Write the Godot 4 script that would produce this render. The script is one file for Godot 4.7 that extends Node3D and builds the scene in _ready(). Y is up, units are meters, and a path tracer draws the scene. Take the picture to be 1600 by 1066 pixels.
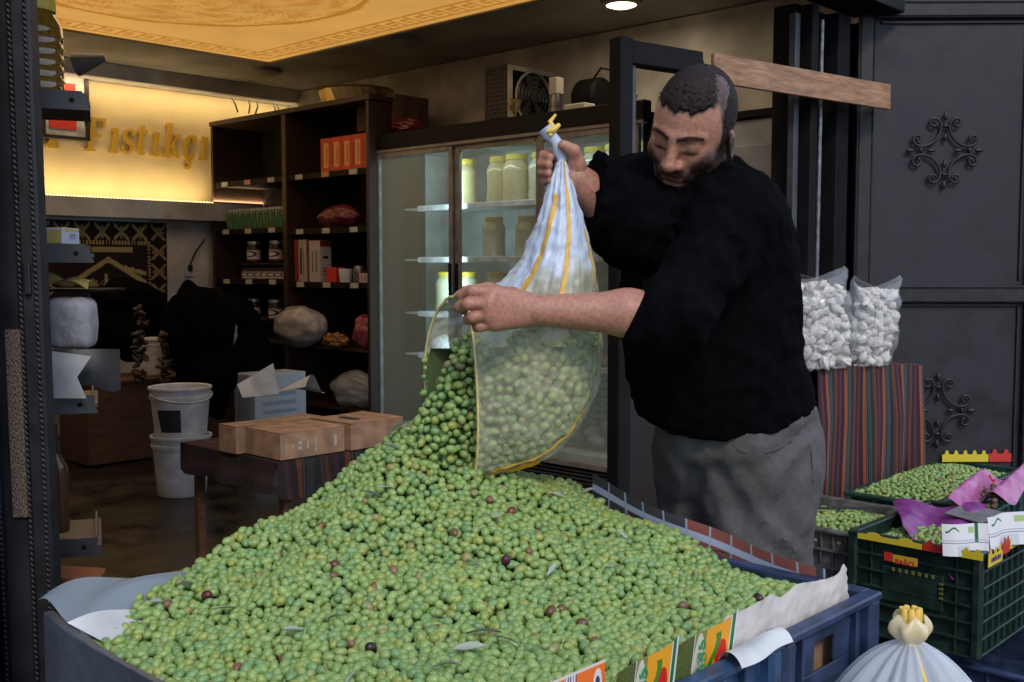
extends Node3D
# ---------------------------------------------------------------- mesh builder
class G:
	var v := PackedVector3Array()
	var uv := PackedVector2Array()
	var c := PackedColorArray()
	var idx := PackedInt32Array()
	var tint := Color(1, 1, 1)
	func p(a: Vector3, t := Vector2.ZERO) -> int:
		v.append(a); uv.append(t); c.append(tint)
		return v.size() - 1
	func tri(a: int, b: int, d: int) -> void:
		idx.append(a); idx.append(b); idx.append(d)
	func quad(a: Vector3, b: Vector3, d: Vector3, e: Vector3, u0 := Vector2.ZERO, u1 := Vector2.ONE) -> void:
		var i := p(a, Vector2(u0.x, u1.y)); p(b, u1); p(d, Vector2(u1.x, u0.y)); p(e, u0)
		tri(i, i + 1, i + 2); tri(i, i + 2, i + 3)
	func face(pts: Array) -> void:
		var i := v.size()
		for q in pts:
			p(q, Vector2(q.x + q.z, q.y))
		for k in range(1, pts.size() - 1):
			tri(i, i + k, i + k + 1)
	func box(at: Vector3, size: Vector3, bev := 0.003, b := Basis()) -> void:
		var h := size / 2
		bev = minf(bev, minf(h.x, minf(h.y, h.z)) * 0.45)
		for ax in 3:
			for s in [-1.0, 1.0]:
				var e1 := (ax + 1) % 3
				var e2 := (ax + 2) % 3
				var q := []
				for k in [[-1, -1], [1, -1], [1, 1], [-1, 1]]:
					var w := Vector3.ZERO
					w[ax] = s * h[ax]; w[e1] = k[0] * (h[e1] - bev); w[e2] = k[1] * (h[e2] - bev)
					q.append(at + b * w)
				if s < 0: q.reverse()
				quad(q[0], q[1], q[2], q[3])
		if bev <= 0.0: return
		for ax in 3:
			var e1 := (ax + 1) % 3
			var e2 := (ax + 2) % 3
			for s1 in [-1.0, 1.0]:
				for s2 in [-1.0, 1.0]:
					var q := []
					for k in [[-1, 0], [1, 0], [1, 1], [-1, 1]]:
						var w := Vector3.ZERO
						w[ax] = k[0] * (h[ax] - bev)
						w[e1] = s1 * (h[e1] - (bev if k[1] == 1 else 0.0))
						w[e2] = s2 * (h[e2] - (0.0 if k[1] == 1 else bev))
						q.append(at + b * w)
					if s1 * s2 < 0: q.reverse()
					quad(q[0], q[1], q[2], q[3])
		for sx in [-1.0, 1.0]:
			for sy in [-1.0, 1.0]:
				for sz in [-1.0, 1.0]:
					var s := Vector3(sx, sy, sz)
					var q := []
					for ax in 3:
						var w := Vector3.ZERO
						for j in 3: w[j] = s[j] * (h[j] - (0.0 if j == ax else bev))
						q.append(at + b * w)
					if sx * sy * sz < 0: q.reverse()
					face(q)
	func bar(a: Vector3, b: Vector3, w: float, d: float, side := Vector3.UP, bev := 0.002) -> void:
		var y := (b - a).normalized()
		var x := side.cross(y)
		if x.length() < 0.01: x = Vector3.RIGHT.cross(y)
		if x.length() < 0.01: x = Vector3.BACK.cross(y)
		x = x.normalized()
		box((a + b) / 2, Vector3(w, a.distance_to(b), d), bev, Basis(x, y, x.cross(y)))
	func sheet(nu: int, nv: int, f: Callable, wrap := false, us := 1.0, vs := 1.0) -> void:
		var i := v.size()
		for a in nu + 1:
			for b in nv + 1:
				p(f.call(float(a) / nu, float(b) / nv), Vector2(us * a / nu, vs * b / nv))
		var w := nv + 1
		for a in nu:
			for b in nv:
				var k := i + a * w + b
				tri(k, k + w, k + w + 1); tri(k, k + w + 1, k + 1)
		if wrap: weld(i, nu, nv)
	var welds := []
	func weld(i: int, nu: int, nv: int) -> void:
		for a in nu + 1:
			welds.append([i + a * (nv + 1), i + a * (nv + 1) + nv])
	func tube(path: Array, rad, sides := 8, cap := true, squash := 1.0, ref := Vector3.UP) -> void:
		var n := path.size()
		var i := v.size()
		var t0: Vector3 = (path[1] - path[0]).normalized()
		var x := ref.cross(t0)
		if x.length() < 0.05: x = Vector3.RIGHT.cross(t0)
		x = x.normalized()
		for k in n:
			var t: Vector3 = (path[mini(k + 1, n - 1)] - path[maxi(k - 1, 0)]).normalized()
			x = (x - t * x.dot(t)).normalized()
			var y := t.cross(x)
			var r: float = rad[k] if rad is Array else rad
			for s in sides + 1:
				var an := TAU * s / sides
				p(path[k] + x * cos(an) * r + y * sin(an) * r * squash, Vector2(float(s) / sides, float(k) / (n - 1)))
			welds.append([v.size() - 1 - sides, v.size() - 1])
		var w := sides + 1
		for k in n - 1:
			for s in sides:
				var q := i + k * w + s
				tri(q, q + 1, q + w + 1); tri(q, q + w + 1, q + w)
		if cap:
			for e in [0, n - 1]:
				var m := p(path[e])
				var base := v.size()
				for s in sides + 1: p(v[i + e * w + s])
				for s in sides:
					if e == 0: tri(m, base + s + 1, base + s)
					else: tri(m, base + s, base + s + 1)
	func lathe(prof: Array, sides := 20, at := Vector3.ZERO, b := Basis()) -> void:
		# prof: Vector2(radius, height), from the bottom up along the outside; corners sharper than 35 degrees are split
		var last := -1
		for k in prof.size() - 1:
			var d0: Vector2 = (prof[k + 1] - prof[k]).normalized()
			var keep := false
			if k > 0:
				var d1: Vector2 = (prof[k] - prof[k - 1]).normalized()
				keep = d0.dot(d1) > 0.82
			var r0 := last
			if not keep: r0 = ring(prof[k], sides, at, b, float(k) / (prof.size() - 1))
			var r1 := ring(prof[k + 1], sides, at, b, float(k + 1) / (prof.size() - 1))
			for s in sides:
				tri(r0 + s, r1 + s, r1 + s + 1); tri(r0 + s, r1 + s + 1, r0 + s + 1)
			last = r1
	func ring(q: Vector2, sides: int, at: Vector3, b: Basis, tv: float) -> int:
		var i := v.size()
		for s in sides + 1:
			var an := TAU * s / sides
			p(at + b * Vector3(cos(an) * q.x, q.y, sin(an) * q.x), Vector2(float(s) / sides, 1.0 - tv))
		welds.append([i, i + sides])
		return i
	func ball(at: Vector3, r: Vector3, nu := 10, nv := 14, b := Basis(), f = null) -> void:
		var i := v.size()
		for a in nu + 1:
			var la := PI * (float(a) / nu - 0.5)
			for s in nv + 1:
				var lo := TAU * s / nv
				var d := Vector3(cos(la) * cos(lo), sin(la), cos(la) * sin(lo))
				var k := 1.0
				if f != null: k = f.call(d)
				p(at + b * (d * r * k), Vector2(float(s) / nv, float(a) / nu))
			welds.append([v.size() - 1 - nv, v.size() - 1])
		var w := nv + 1
		for a in nu:
			for s in nv:
				var q := i + a * w + s
				if a < nu - 1: tri(q, q + w, q + w + 1)
				if a > 0: tri(q, q + w + 1, q + 1)
		for e in [0, nu]:
			for s in nv: welds.append([i + e * w, i + e * w + s + 1])
	func prism(poly: PackedVector2Array, d: float, at := Vector3.ZERO, b := Basis()) -> void:
		# an outline in x, y with depth d towards +z
		if Geometry2D.is_polygon_clockwise(poly): poly.reverse()
		var ids := Geometry2D.triangulate_polygon(poly)
		for s in 2:
			var i := v.size()
			for q in poly: p(at + b * Vector3(q.x, q.y, d * s), q)
			for k in range(0, ids.size(), 3):
				var a := ids[k]; var e := ids[k + 1]; var f := ids[k + 2]
				var cw := (poly[e] - poly[a]).cross(poly[f] - poly[a]) < 0
				if cw == (s == 1): tri(i + a, i + f, i + e)
				else: tri(i + a, i + e, i + f)
		for k in poly.size():
			var q0 := poly[k]; var q1 := poly[(k + 1) % poly.size()]
			quad(at + b * Vector3(q0.x, q0.y, 0), at + b * Vector3(q1.x, q1.y, 0), at + b * Vector3(q1.x, q1.y, d), at + b * Vector3(q0.x, q0.y, d))
	func add(o: G, t := Transform3D()) -> void:
		var i := v.size()
		for k in o.v.size():
			v.append(t * o.v[k]); uv.append(o.uv[k]); c.append(o.c[k])
		for k in o.idx: idx.append(i + k)
		for w in o.welds: welds.append([w[0] + i, w[1] + i])
	func noisy(noise: FastNoiseLite, amp: float, fine: FastNoiseLite = null, amp2 := 0.0) -> void:
		var n := normals()
		for k in v.size():
			var q := v[k]
			var s := noise.get_noise_3dv(q) * amp
			if fine: s += fine.get_noise_3dv(q) * amp2
			v[k] = q + n[k] * s
	func normals() -> PackedVector3Array:
		var n := PackedVector3Array()
		n.resize(v.size())
		for k in range(0, idx.size(), 3):
			var a := idx[k]; var b := idx[k + 1]; var d := idx[k + 2]
			var m := (v[b] - v[a]).cross(v[d] - v[a])
			n[a] += m; n[b] += m; n[d] += m
		for w in welds:
			var s := n[w[0]] + n[w[1]]
			n[w[0]] = s; n[w[1]] = s
		for k in n.size():
			var l := n[k].length()
			n[k] = n[k] / l if l > 1e-20 else Vector3.UP
		return n
	func mesh() -> ArrayMesh:
		var arr := []
		arr.resize(Mesh.ARRAY_MAX)
		arr[Mesh.ARRAY_VERTEX] = v
		arr[Mesh.ARRAY_NORMAL] = normals()
		arr[Mesh.ARRAY_TEX_UV] = uv
		arr[Mesh.ARRAY_COLOR] = c
		var out := idx.duplicate()
		for k in range(0, out.size(), 3):
			var s := out[k + 1]
			out[k + 1] = out[k + 2]; out[k + 2] = s
		arr[Mesh.ARRAY_INDEX] = out
		var m := ArrayMesh.new()
		m.add_surface_from_arrays(Mesh.PRIMITIVE_TRIANGLES, arr)
		return m

# ---------------------------------------------------------------- naming, tagging, room axes
var used := {}
var rng := RandomNumberGenerator.new()
const UU := Vector3(-0.7242, 0, -0.6896)   # into the shop, along its right-hand wall
const VV := Vector3(0.6896, 0, -0.7242)    # along its back wall, to the right
const OO := Vector3(-0.02, 0, -6.4)
const TURN := 0.8098
func R(u: float, y: float, w: float) -> Vector3:
	return OO + UU * u + VV * w + Vector3(0, y, 0)
func numbered(called: String) -> String:
	var k: int = used.get(called, 0)
	used[called] = k + 1
	return called if k == 0 else "%s_%03d" % [called, k]
func tag(o: Node, label: String, category: String, group := "", kind := "") -> Node:
	if label: o.set_meta("label", label)
	if category: o.set_meta("category", category)
	if group: o.set_meta("group", group)
	if kind: o.set_meta("kind", kind)
	return o
func thing(called: String, label: String, category: String, at := Vector3.ZERO, turn := 0.0, group := "") -> Node3D:
	var o := Node3D.new()
	o.name = numbered(called); add_child(o)
	o.position = at; o.rotation.y = turn
	tag(o, label, category, group)
	return o
func part(called: String, g: G, m: Material, parent: Node, at := Vector3.ZERO) -> MeshInstance3D:
	var o := MeshInstance3D.new()
	o.mesh = g.mesh(); o.material_override = m; o.name = called; o.position = at
	parent.add_child(o, true)
	return o
func same(called: String, mesh: Mesh, m: Material, parent: Node, at := Transform3D()) -> MeshInstance3D:
	var o := MeshInstance3D.new()
	o.mesh = mesh; o.material_override = m; o.name = called; o.transform = at
	parent.add_child(o, true)
	return o
func single(called: String, g: G, m: Material, label: String, category: String, group := "", at := Vector3.ZERO, turn := 0.0) -> MeshInstance3D:
	var o := MeshInstance3D.new()
	o.mesh = g.mesh(); o.material_override = m; o.name = numbered(called)
	add_child(o); o.position = at; o.rotation.y = turn
	tag(o, label, category, group)
	return o
func struct(called: String, g: G, m: Material) -> MeshInstance3D:
	var o := MeshInstance3D.new()
	o.mesh = g.mesh(); o.material_override = m; o.name = numbered(called)
	add_child(o)
	o.set_meta("kind", "structure")
	return o
func dup(root: Node3D, at: Vector3, turn: float, label: String, group := "") -> Node3D:
	var base := String(root.name).rstrip("0123456789").trim_suffix("_")
	var r: Node3D = root.duplicate()
	r.name = numbered(base); add_child(r)
	r.position = at; r.rotation.y = turn
	r.set_meta("label", label)
	if group: r.set_meta("group", group)
	return r

# ---------------------------------------------------------------- materials and computed textures
var M := {}
func lin(r: float, g: float, b: float) -> Color:
	return Color(r, g, b).linear_to_srgb()
func mat(called: String, col: Color, rough := 0.6, metal := 0.0) -> StandardMaterial3D:
	var m := StandardMaterial3D.new()
	m.resource_name = called
	m.albedo_color = col; m.roughness = rough; m.metallic = metal
	M[called] = m
	return m
func noise(seed_: int, freq: float, kind := FastNoiseLite.TYPE_SIMPLEX_SMOOTH, oct := 4) -> FastNoiseLite:
	var n := FastNoiseLite.new()
	n.seed = seed_; n.frequency = freq; n.noise_type = kind; n.fractal_octaves = oct
	return n
func tex(im: Image) -> ImageTexture:
	return ImageTexture.create_from_image(im)
func noise_tex(seed_: int, freq: float, lo: float, hi: float, size := 256, oct := 4, power := 1.0) -> ImageTexture:
	var im := noise(seed_, freq, FastNoiseLite.TYPE_SIMPLEX_SMOOTH, oct).get_seamless_image(size, size)
	im.convert(Image.FORMAT_RGB8)
	var d := im.get_data()
	for k in d.size():
		d[k] = int(255.0 * clampf(lerpf(lo, hi, pow(d[k] / 255.0, power)), 0, 1))
	return tex(Image.create_from_data(size, size, false, Image.FORMAT_RGB8, d))
func triplanar(m: StandardMaterial3D, s: float) -> StandardMaterial3D:
	m.uv1_triplanar = true
	m.uv1_scale = Vector3(s, s, s)
	return m
func bump(m: StandardMaterial3D, t: Texture2D, cm: float) -> StandardMaterial3D:
	m.heightmap_enabled = true
	m.heightmap_texture = t
	m.heightmap_scale = cm
	return m
func worn(called: String, col: Color, rough: float, vary: Texture2D, bumps: Texture2D, cm: float, s: float, metal := 0.0) -> StandardMaterial3D:
	var m := mat(called, col, rough, metal)
	if vary: m.albedo_texture = vary
	if bumps: bump(m, bumps, cm)
	return triplanar(m, s)
func clear(called: String, col: Color, alpha: float, rough := 0.05) -> StandardMaterial3D:
	var m := mat(called, col, rough)
	m.transparency = BaseMaterial3D.TRANSPARENCY_ALPHA
	m.albedo_color.a = alpha
	m.cull_mode = BaseMaterial3D.CULL_DISABLED
	return m
func paint(w: int, h: int, f: Callable) -> ImageTexture:
	var d := PackedByteArray()
	d.resize(w * h * 3)
	var k := 0
	for y in h:
		for x in w:
			var q: Color = f.call((x + 0.5) / w, (y + 0.5) / h)
			d[k] = int(clampf(q.r, 0, 1) * 255); d[k + 1] = int(clampf(q.g, 0, 1) * 255); d[k + 2] = int(clampf(q.b, 0, 1) * 255)
			k += 3
	return tex(Image.create_from_data(w, h, false, Image.FORMAT_RGB8, d))
func printed(called: String, t: Texture2D, rough := 0.6) -> StandardMaterial3D:
	var m := mat(called, Color.WHITE, rough)
	m.albedo_texture = t
	return m
func letters(text: String, height: float, thick: float, serif := false, slant := 0.0, bold := false) -> G:
	var tm := TextMesh.new()
	var fnt := SystemFont.new()
	fnt.font_names = PackedStringArray(["Droid Serif" if serif else "Droid Sans"])
	if bold: fnt.font_weight = 700
	tm.font = fnt; tm.text = text; tm.font_size = 64
	tm.pixel_size = height / 64.0; tm.depth = thick; tm.curve_step = 2.0
	var g := G.new()
	for s in tm.get_surface_count():
		var a := tm.surface_get_arrays(s)
		var i := g.v.size()
		for q in a[Mesh.ARRAY_VERTEX]:
			g.p(Vector3(q.x + q.y * slant, q.y, q.z))
		var id: PackedInt32Array = a[Mesh.ARRAY_INDEX]
		for k in range(0, id.size(), 3):
			g.tri(i + id[k], i + id[k + 2], i + id[k + 1])
	return g

# ---------------------------------------------------------------- the setting
func _ready() -> void:
	rng.seed = 20240
	var cam := Camera3D.new()
	cam.name = "camera"
	cam.position = Vector3(0, 1.22, 0)
	cam.rotation_degrees = Vector3(-3.912, 0, 0)
	cam.fov = 35.46
	cam.near = 0.05; cam.far = 300.0
	add_child(cam)
	cam.current = true
	var we := WorldEnvironment.new()
	we.name = "environment"
	var env := Environment.new()
	var sky := Sky.new()
	var sm := ProceduralSkyMaterial.new()
	sm.sky_top_color = Color(0.60, 0.68, 0.80); sm.sky_horizon_color = Color(0.80, 0.83, 0.88); sm.sky_curve = 0.2
	sm.ground_bottom_color = Color(0.16, 0.15, 0.15); sm.ground_horizon_color = Color(0.34, 0.34, 0.35)
	sky.sky_material = sm
	env.background_mode = Environment.BG_SKY
	env.sky = sky
	env.background_energy_multiplier = 1.4
	env.tonemap_mode = Environment.TONE_MAPPER_LINEAR
	env.tonemap_exposure = 1.5
	env.sdfgi_enabled = true; env.ssao_enabled = true; env.ssil_enabled = true
	we.environment = env
	add_child(we)
	var sun := DirectionalLight3D.new()
	sun.name = "sun"
	sun.light_color = Color(1.0, 0.95, 0.88)
	sun.light_energy = 0.38
	sun.light_angular_distance = 12.0
	sun.shadow_enabled = true
	sun.look_at_from_position(Vector3(0.75, 2.5, 2.8), Vector3.ZERO)
	add_child(sun)

	make_materials()
	setting()
	gates()
	back_of_shop()
	cabinet()
	fridge()
	freezer()
	low_furniture()
	left_rack()
	right_side()
	big_heap()
	sack()
	man()

func make_materials() -> void:
	var soft := noise_tex(3, 0.012, 0.72, 1.0)
	var fine := noise_tex(5, 0.05, 0.0, 1.0)
	var grime := noise_tex(9, 0.02, 0.45, 1.0, 256, 5, 0.8)
	M.fine = fine; M.soft = soft; M.grime = grime
	worn("plaster", lin(0.70, 0.665, 0.63), 0.85, soft, fine, 0.12, 0.7)
	worn("white_wall", lin(0.74, 0.72, 0.71), 0.8, soft, fine, 0.1, 0.6)
	worn("ceiling_paint", lin(0.36, 0.33, 0.29), 0.9, soft, fine, 0.05, 0.4)
	worn("asphalt", lin(0.055, 0.055, 0.06), 0.9, grime, fine, 0.4, 1.5)
	var fl := worn("floor_tile", lin(0.016, 0.012, 0.011), 0.30, grime, null, 0, 0.8)
	fl.roughness_texture = noise_tex(21, 0.015, 0.35, 1.0); fl.roughness = 0.6
	worn("black_steel", lin(0.020, 0.020, 0.026), 0.5, grime, fine, 0.05, 2.2)
	worn("gate_panel", lin(0.027, 0.025, 0.039), 0.55, grime, fine, 0.05, 0.9)
	worn("dark_frame", lin(0.008, 0.008, 0.009), 0.45, soft, null, 0, 1.0)
	worn("bare_steel", lin(0.32, 0.32, 0.34), 0.35, grime, null, 0, 3.0, 0.8)
	worn("rust_wood", lin(0.22, 0.13, 0.07), 0.8, grime, fine, 0.1, 3.0)
	worn("white_plastic", lin(0.78, 0.80, 0.83), 0.4, soft, null, 0, 2.0)
	worn("grey_metal", lin(0.062, 0.066, 0.075), 0.45, soft, null, 0, 2.0)
	worn("aluminium", lin(0.30, 0.28, 0.265), 0.4, soft, null, 0, 2.0, 0.25)
	worn("cardboard", lin(0.42, 0.25, 0.155), 0.85, soft, fine, 0.03, 3.0)
	worn("board_grey", lin(0.66, 0.61, 0.58), 0.8, noise_tex(31, 0.01, 0.78, 1.0), fine, 0.04, 4.0)
	worn("white_paper", lin(0.78, 0.79, 0.80), 0.7, soft, null, 0, 2.0)
	worn("black_cloth", lin(0.0032, 0.0032, 0.0036), 0.9, soft, fine, 0.2, 6.0)
	mat("gold_letter", lin(0.50, 0.29, 0.03), 0.4, 0.1)
	mat("gold_tin", lin(0.55, 0.42, 0.2), 0.3, 0.9)
	mat("black_plastic", lin(0.012, 0.012, 0.013), 0.45)
	mat("black_rubber", lin(0.01, 0.01, 0.01), 0.7)
	mat("yellow_lid", lin(0.62, 0.47, 0.03), 0.4)
	mat("steel_lid", lin(0.5, 0.5, 0.5), 0.3, 0.8)
	mat("red_print", lin(0.5, 0.03, 0.02), 0.5)
	mat("white_print", lin(0.8, 0.8, 0.8), 0.6)
	mat("green_print", lin(0.02, 0.22, 0.06), 0.6)
	mat("dark_print", lin(0.02, 0.02, 0.03), 0.6)
	mat("tag_paper", lin(0.4, 0.38, 0.34), 0.7)
	mat("tag_orange", lin(0.5, 0.22, 0.1), 0.7)
	clear("pane", Color(0.74, 0.82, 0.80), 0.22, 0.3)
	M.gate_panel.roughness = 0.8; M.gate_panel.roughness_texture = grime
	M.black_cloth.metallic_specular = 0.1
	M.dark_frame.roughness = 0.65; M.dark_frame.metallic_specular = 0.3
	# brown board with streaks along the grain
	var wn := noise(41, 1.0)
	M.wood_tex = paint(256, 256, func(x, y):
		var s: float = wn.get_noise_2d(x * 8.0, y * 90.0) * 0.5 + wn.get_noise_2d(x * 3.0 + 20.0, y * 22.0) * 0.5
		var k: float = 0.8 + 0.35 * s
		return Color(k, k * 0.97, k * 0.94))
	for w in [["cabinet_wood", lin(0.05, 0.024, 0.016), 0.5], ["plank_wood", lin(0.50, 0.29, 0.17), 0.6], ["chest_wood", lin(0.15, 0.072, 0.038), 0.6], ["dark_wood", lin(0.018, 0.009, 0.007), 0.5]]:
		var m := mat(w[0], w[1], w[2])
		m.albedo_texture = M.wood_tex
		triplanar(m, 1.4)
	# striped woven cloth
	var cols := [[0.0, Color(0.24, 0.13, 0.16)], [0.12, Color(0.36, 0.20, 0.28)], [0.22, Color(0.22, 0.12, 0.17)], [0.37, Color(0.64, 0.33, 0.20)], [0.48, Color(0.15, 0.15, 0.17)], [0.58, Color(0.25, 0.29, 0.31)], [0.72, Color(0.17, 0.16, 0.17)], [0.86, Color(0.34, 0.17, 0.17)], [0.93, Color(0.45, 0.26, 0.19)]]
	var kn := noise(77, 1.0)
	M.kilim_tex = paint(256, 256, func(x, y):
		var q: Color = cols[0][1]
		for e in cols:
			if x >= e[0]: q = e[1]
		var dash: bool = fposmod(y * 64.0, 1.0) < 0.5
		if absf(x - 0.52) < 0.014 and dash: q = Color(0.62, 0.62, 0.66)
		if absf(x - 0.67) < 0.012 and not dash: q = Color(0.16, 0.36, 0.36)
		if absf(x - 0.86) < 0.01 and dash: q = Color(0.45, 0.42, 0.42)
		return q * (0.85 + 0.3 * kn.get_noise_2d(x * 300.0, y * 200.0)))
	M.kilim = printed("striped_cloth", M.kilim_tex, 0.9)
	bump(M.kilim, fine, 0.05)
	# olive skin: pale flecks on a waxy skin
	var on := noise(88, 1.0, FastNoiseLite.TYPE_SIMPLEX, 3)
	M.olive_tex = paint(128, 64, func(x, y):
		var s: float = on.get_noise_3d(cos(x * TAU) * 6.0, sin(x * TAU) * 6.0, y * 10.0)
		var f: float = on.get_noise_3d(cos(x * TAU) * 26.0, sin(x * TAU) * 26.0, y * 60.0)
		var k: float = 0.88 + 0.14 * s + (0.12 if f > 0.35 else 0.0)
		return Color(k, k, k * 0.97))
	M.olive = mat("olive_skin", Color.WHITE, 0.42)
	M.olive.albedo_texture = M.olive_tex
	M.olive.vertex_color_use_as_albedo = true
	M.olive.clearcoat_enabled = true; M.olive.clearcoat = 0.07; M.olive.clearcoat_roughness = 0.3
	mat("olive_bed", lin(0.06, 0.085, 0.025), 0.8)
	M.olive_mesh = olive_mesh()
	M.navy = worn("navy_crate", lin(0.04, 0.065, 0.155), 0.42, grime, null, 0, 2.5)
	M.blue = worn("blue_crate", lin(0.036, 0.10, 0.235), 0.42, grime, null, 0, 2.5)

func setting() -> void:
	var g := G.new()
	g.sheet(2, 2, func(a, b): return Vector3(lerpf(-60, 60, a), -0.12, lerpf(60, -60, b)))
	struct("street_ground", g, M.asphalt)
	var ins := func(u0: float, u1: float, y0: float, y1: float, v0: float, v1: float, m: String, called: String):
		var q := G.new()
		q.box(Vector3((v0 + v1) / 2, (y0 + y1) / 2, -(u0 + u1) / 2), Vector3(v1 - v0, y1 - y0, u1 - u0), 0.004)
		var o := struct(called, q, M[m])
		o.position = OO; o.rotation.y = TURN
	ins.call(-2.53, 3.6, -0.3, 0.0, -4.6, 0.95, "floor_tile", "shop_floor")
	ins.call(3.3, 3.55, 0.0, 3.0, -4.6, 0.95, "white_wall", "back_wall")
	ins.call(-2.1, 3.297, 0.0, 2.7, 0.72, 0.95, "plaster", "side_wall")
	ins.call(-2.33, 3.297, 0.0, 2.7, -4.6, -4.3, "plaster", "left_wall")
	ins.call(-2.33, 3.297, 2.705, 3.0, -4.6, 0.95, "ceiling_paint", "ceiling")
	ins.call(-2.53, -2.335, 2.26, 2.42, -4.6, -0.3, "dark_frame", "shop_lintel")
	ins.call(-2.53, -2.335, 2.425, 4.6, -4.6, 3.5, "dark_frame", "upper_front")
	ins.call(-2.53, -2.335, 0.003, 2.42, -0.17, 3.5, "dark_frame", "front_wall_right")
	ins.call(-2.53, -2.335, 0.003, 2.42, -6.5, -3.92, "dark_frame", "front_wall_left")

func gates() -> void:
	# rope moulding: small slanted beads in a row
	var rope := func(g: G, a: Vector3, b: Vector3, r: float):
		var n := int(a.distance_to(b) / (r * 2.1))
		var t := (b - a).normalized()
		var x := t.cross(Vector3.BACK).normalized()
		for k in n:
			var q := a.lerp(b, (k + 0.5) / n)
			g.ball(q, Vector3(r * 0.8, r * 1.25, r * 0.8), 4, 6, Basis(x, t, x.cross(t)) * Basis(Vector3.BACK, 0.5))
	# right gate leaf, nearly square to the view
	var t := thing("gate_leaf", "black steel gate leaf with iron scroll rosette, right of the doorway", "gate", Vector3(1.43, 0, -4.5), -0.02)
	var g := G.new()
	g.box(Vector3(0.42, 1.15, -0.02), Vector3(0.84, 2.3, 0.03), 0.003)
	part("panel_sheet", g, M.gate_panel, t)
	g = G.new()
	for s in [[0.035, 1.165, 0.07, 2.33], [0.757, 1.165, 0.07, 2.33]]:
		g.box(Vector3(s[0], s[1], 0.008), Vector3(s[2], s[3], 0.034), 0.004)
	part("stile", g, M.black_steel, t)
	for y in [2.285, 1.11, 0.05]:
		g = G.new()
		g.box(Vector3(0.396, y, 0.0095), Vector3(0.65, 0.075, 0.03), 0.004)
		part("rail", g, M.black_steel, t)
	g = G.new()
	for x in [0.012, 0.066, 0.728, 0.780]:
		rope.call(g, Vector3(x, 0.02, 0.027), Vector3(x, 2.32, 0.027), 0.0052)
	for y in [2.312, 2.258, 1.14, 1.082]:
		rope.call(g, Vector3(0.08, y, 0.028), Vector3(0.72, y, 0.028), 0.0052)
	part("rope_moulding", g, M.black_steel, t)
	for e in [[0.1, 2.235, 0.695, 2.235], [0.7, 2.24, 0.7, 1.17], [0.7, 1.06, 0.7, 0.1], [0.1, 1.065, 0.695, 1.065]]:
		g = G.new()
		g.bar(Vector3(e[0], e[1], 0.0), Vector3(e[2], e[3], 0.0), 0.012, 0.012, Vector3.BACK)
		part("panel_bead", g, M.black_steel, t)
	for cy in [1.708, 0.62]:
		var ros := G.new()
		var cx := 0.37
		for k in 4:
			for m in [-1.0, 1.0]:
				# half of an outward-opening C: gently bent near the middle, curled tight at its end
				var path := []
				var q := Vector2(0.058, 0)
				var head := PI / 2
				var run := 0.0
				while run < 0.185:
					path.append(Vector3(cx, cy, 0.014) + Vector3(Vector2(q.x, q.y * m).rotated(k * PI / 2 + PI / 4).x, Vector2(q.x, q.y * m).rotated(k * PI / 2 + PI / 4).y, 0) * 1.02)
					q += Vector2.from_angle(head) * 0.005
					head -= 0.005 * lerpf(13.0, 68.0, smoothstep(0.035, 0.15, run))
					run += 0.005
				ros.tube(path, 0.0058, 6)
			var d := Vector2(1, 0).rotated(k * PI / 2)
			ros.ball(Vector3(cx + d.x * 0.142, cy + d.y * 0.142, 0.014), Vector3(0.02, 0.009, 0.008), 5, 8, Basis(Vector3.BACK, k * PI / 2))
			ros.ball(Vector3(cx + d.x * 0.055, cy + d.y * 0.055, 0.014), Vector3(0.018, 0.008, 0.008), 5, 8, Basis(Vector3.BACK, k * PI / 2))
			ros.ball(Vector3(cx + d.x * 0.1, cy + d.y * 0.1, 0.016), Vector3(0.008, 0.014, 0.01), 5, 8, Basis(Vector3.BACK, k * PI / 2))
		part("scroll_rosette", ros, M.black_steel, t)
	# left gate leaf, close to the camera
	t = thing("gate_leaf", "black steel gate leaf seen at the left edge, with scraped lock plate", "gate", Vector3(-0.868, 0, -2.02), 0.10)
	t.rotation.z = 0.012
	g = G.new()
	g.box(Vector3(-0.5, 1.1, -0.015), Vector3(0.9, 2.2, 0.024), 0.003)
	part("panel_sheet", g, M.gate_panel, t)
	g = G.new()
	g.box(Vector3(-0.018, 1.1, 0.0), Vector3(0.036, 2.2, 0.05), 0.004)
	g.box(Vector3(-0.098, 1.1, 0.008), Vector3(0.012, 2.2, 0.02), 0.003)
	part("stile", g, M.black_steel, t)
	g = G.new()
	for x in [-0.037, -0.009, -0.092]:
		rope.call(g, Vector3(x, 0.02, 0.025), Vector3(x, 2.18, 0.025), 0.005)
	part("rope_moulding", g, M.black_steel, t)
	g = G.new()
	g.box(Vector3(-0.062, 0.925, 0.002), Vector3(0.03, 0.36, 0.008), 0.002)
	var ln := noise(51, 1.0)
	var lock := printed("scraped_paint", paint(64, 256, func(x, y):
		var s: float = ln.get_noise_2d(x * 9.0, y * 60.0) + 0.5 * ln.get_noise_2d(x * 30.0, y * 200.0)
		return Color(0.5, 0.44, 0.4) * (0.95 + 0.4 * s) if s > -0.12 else Color(0.12, 0.11, 0.13)), 0.6)
	part("lock_plate", g, lock, t)
	g = G.new()
	g.box(Vector3(-0.022, 1.2, 0.03), Vector3(0.012, 0.06, 0.012), 0.004)
	part("latch", g, M.black_steel, t)
	# door post right of the opening
	t = thing("door_jamb", "dark door jamb with bare steel rod beside the gate", "door frame", R(-2.33, 0, -0.56), TURN)
	g = G.new()
	g.box(Vector3(0.0, 1.12, -0.06), Vector3(0.5, 2.25, 0.1), 0.004)
	part("jamb_board", g, M.dark_frame, t)
	g = G.new()
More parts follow.
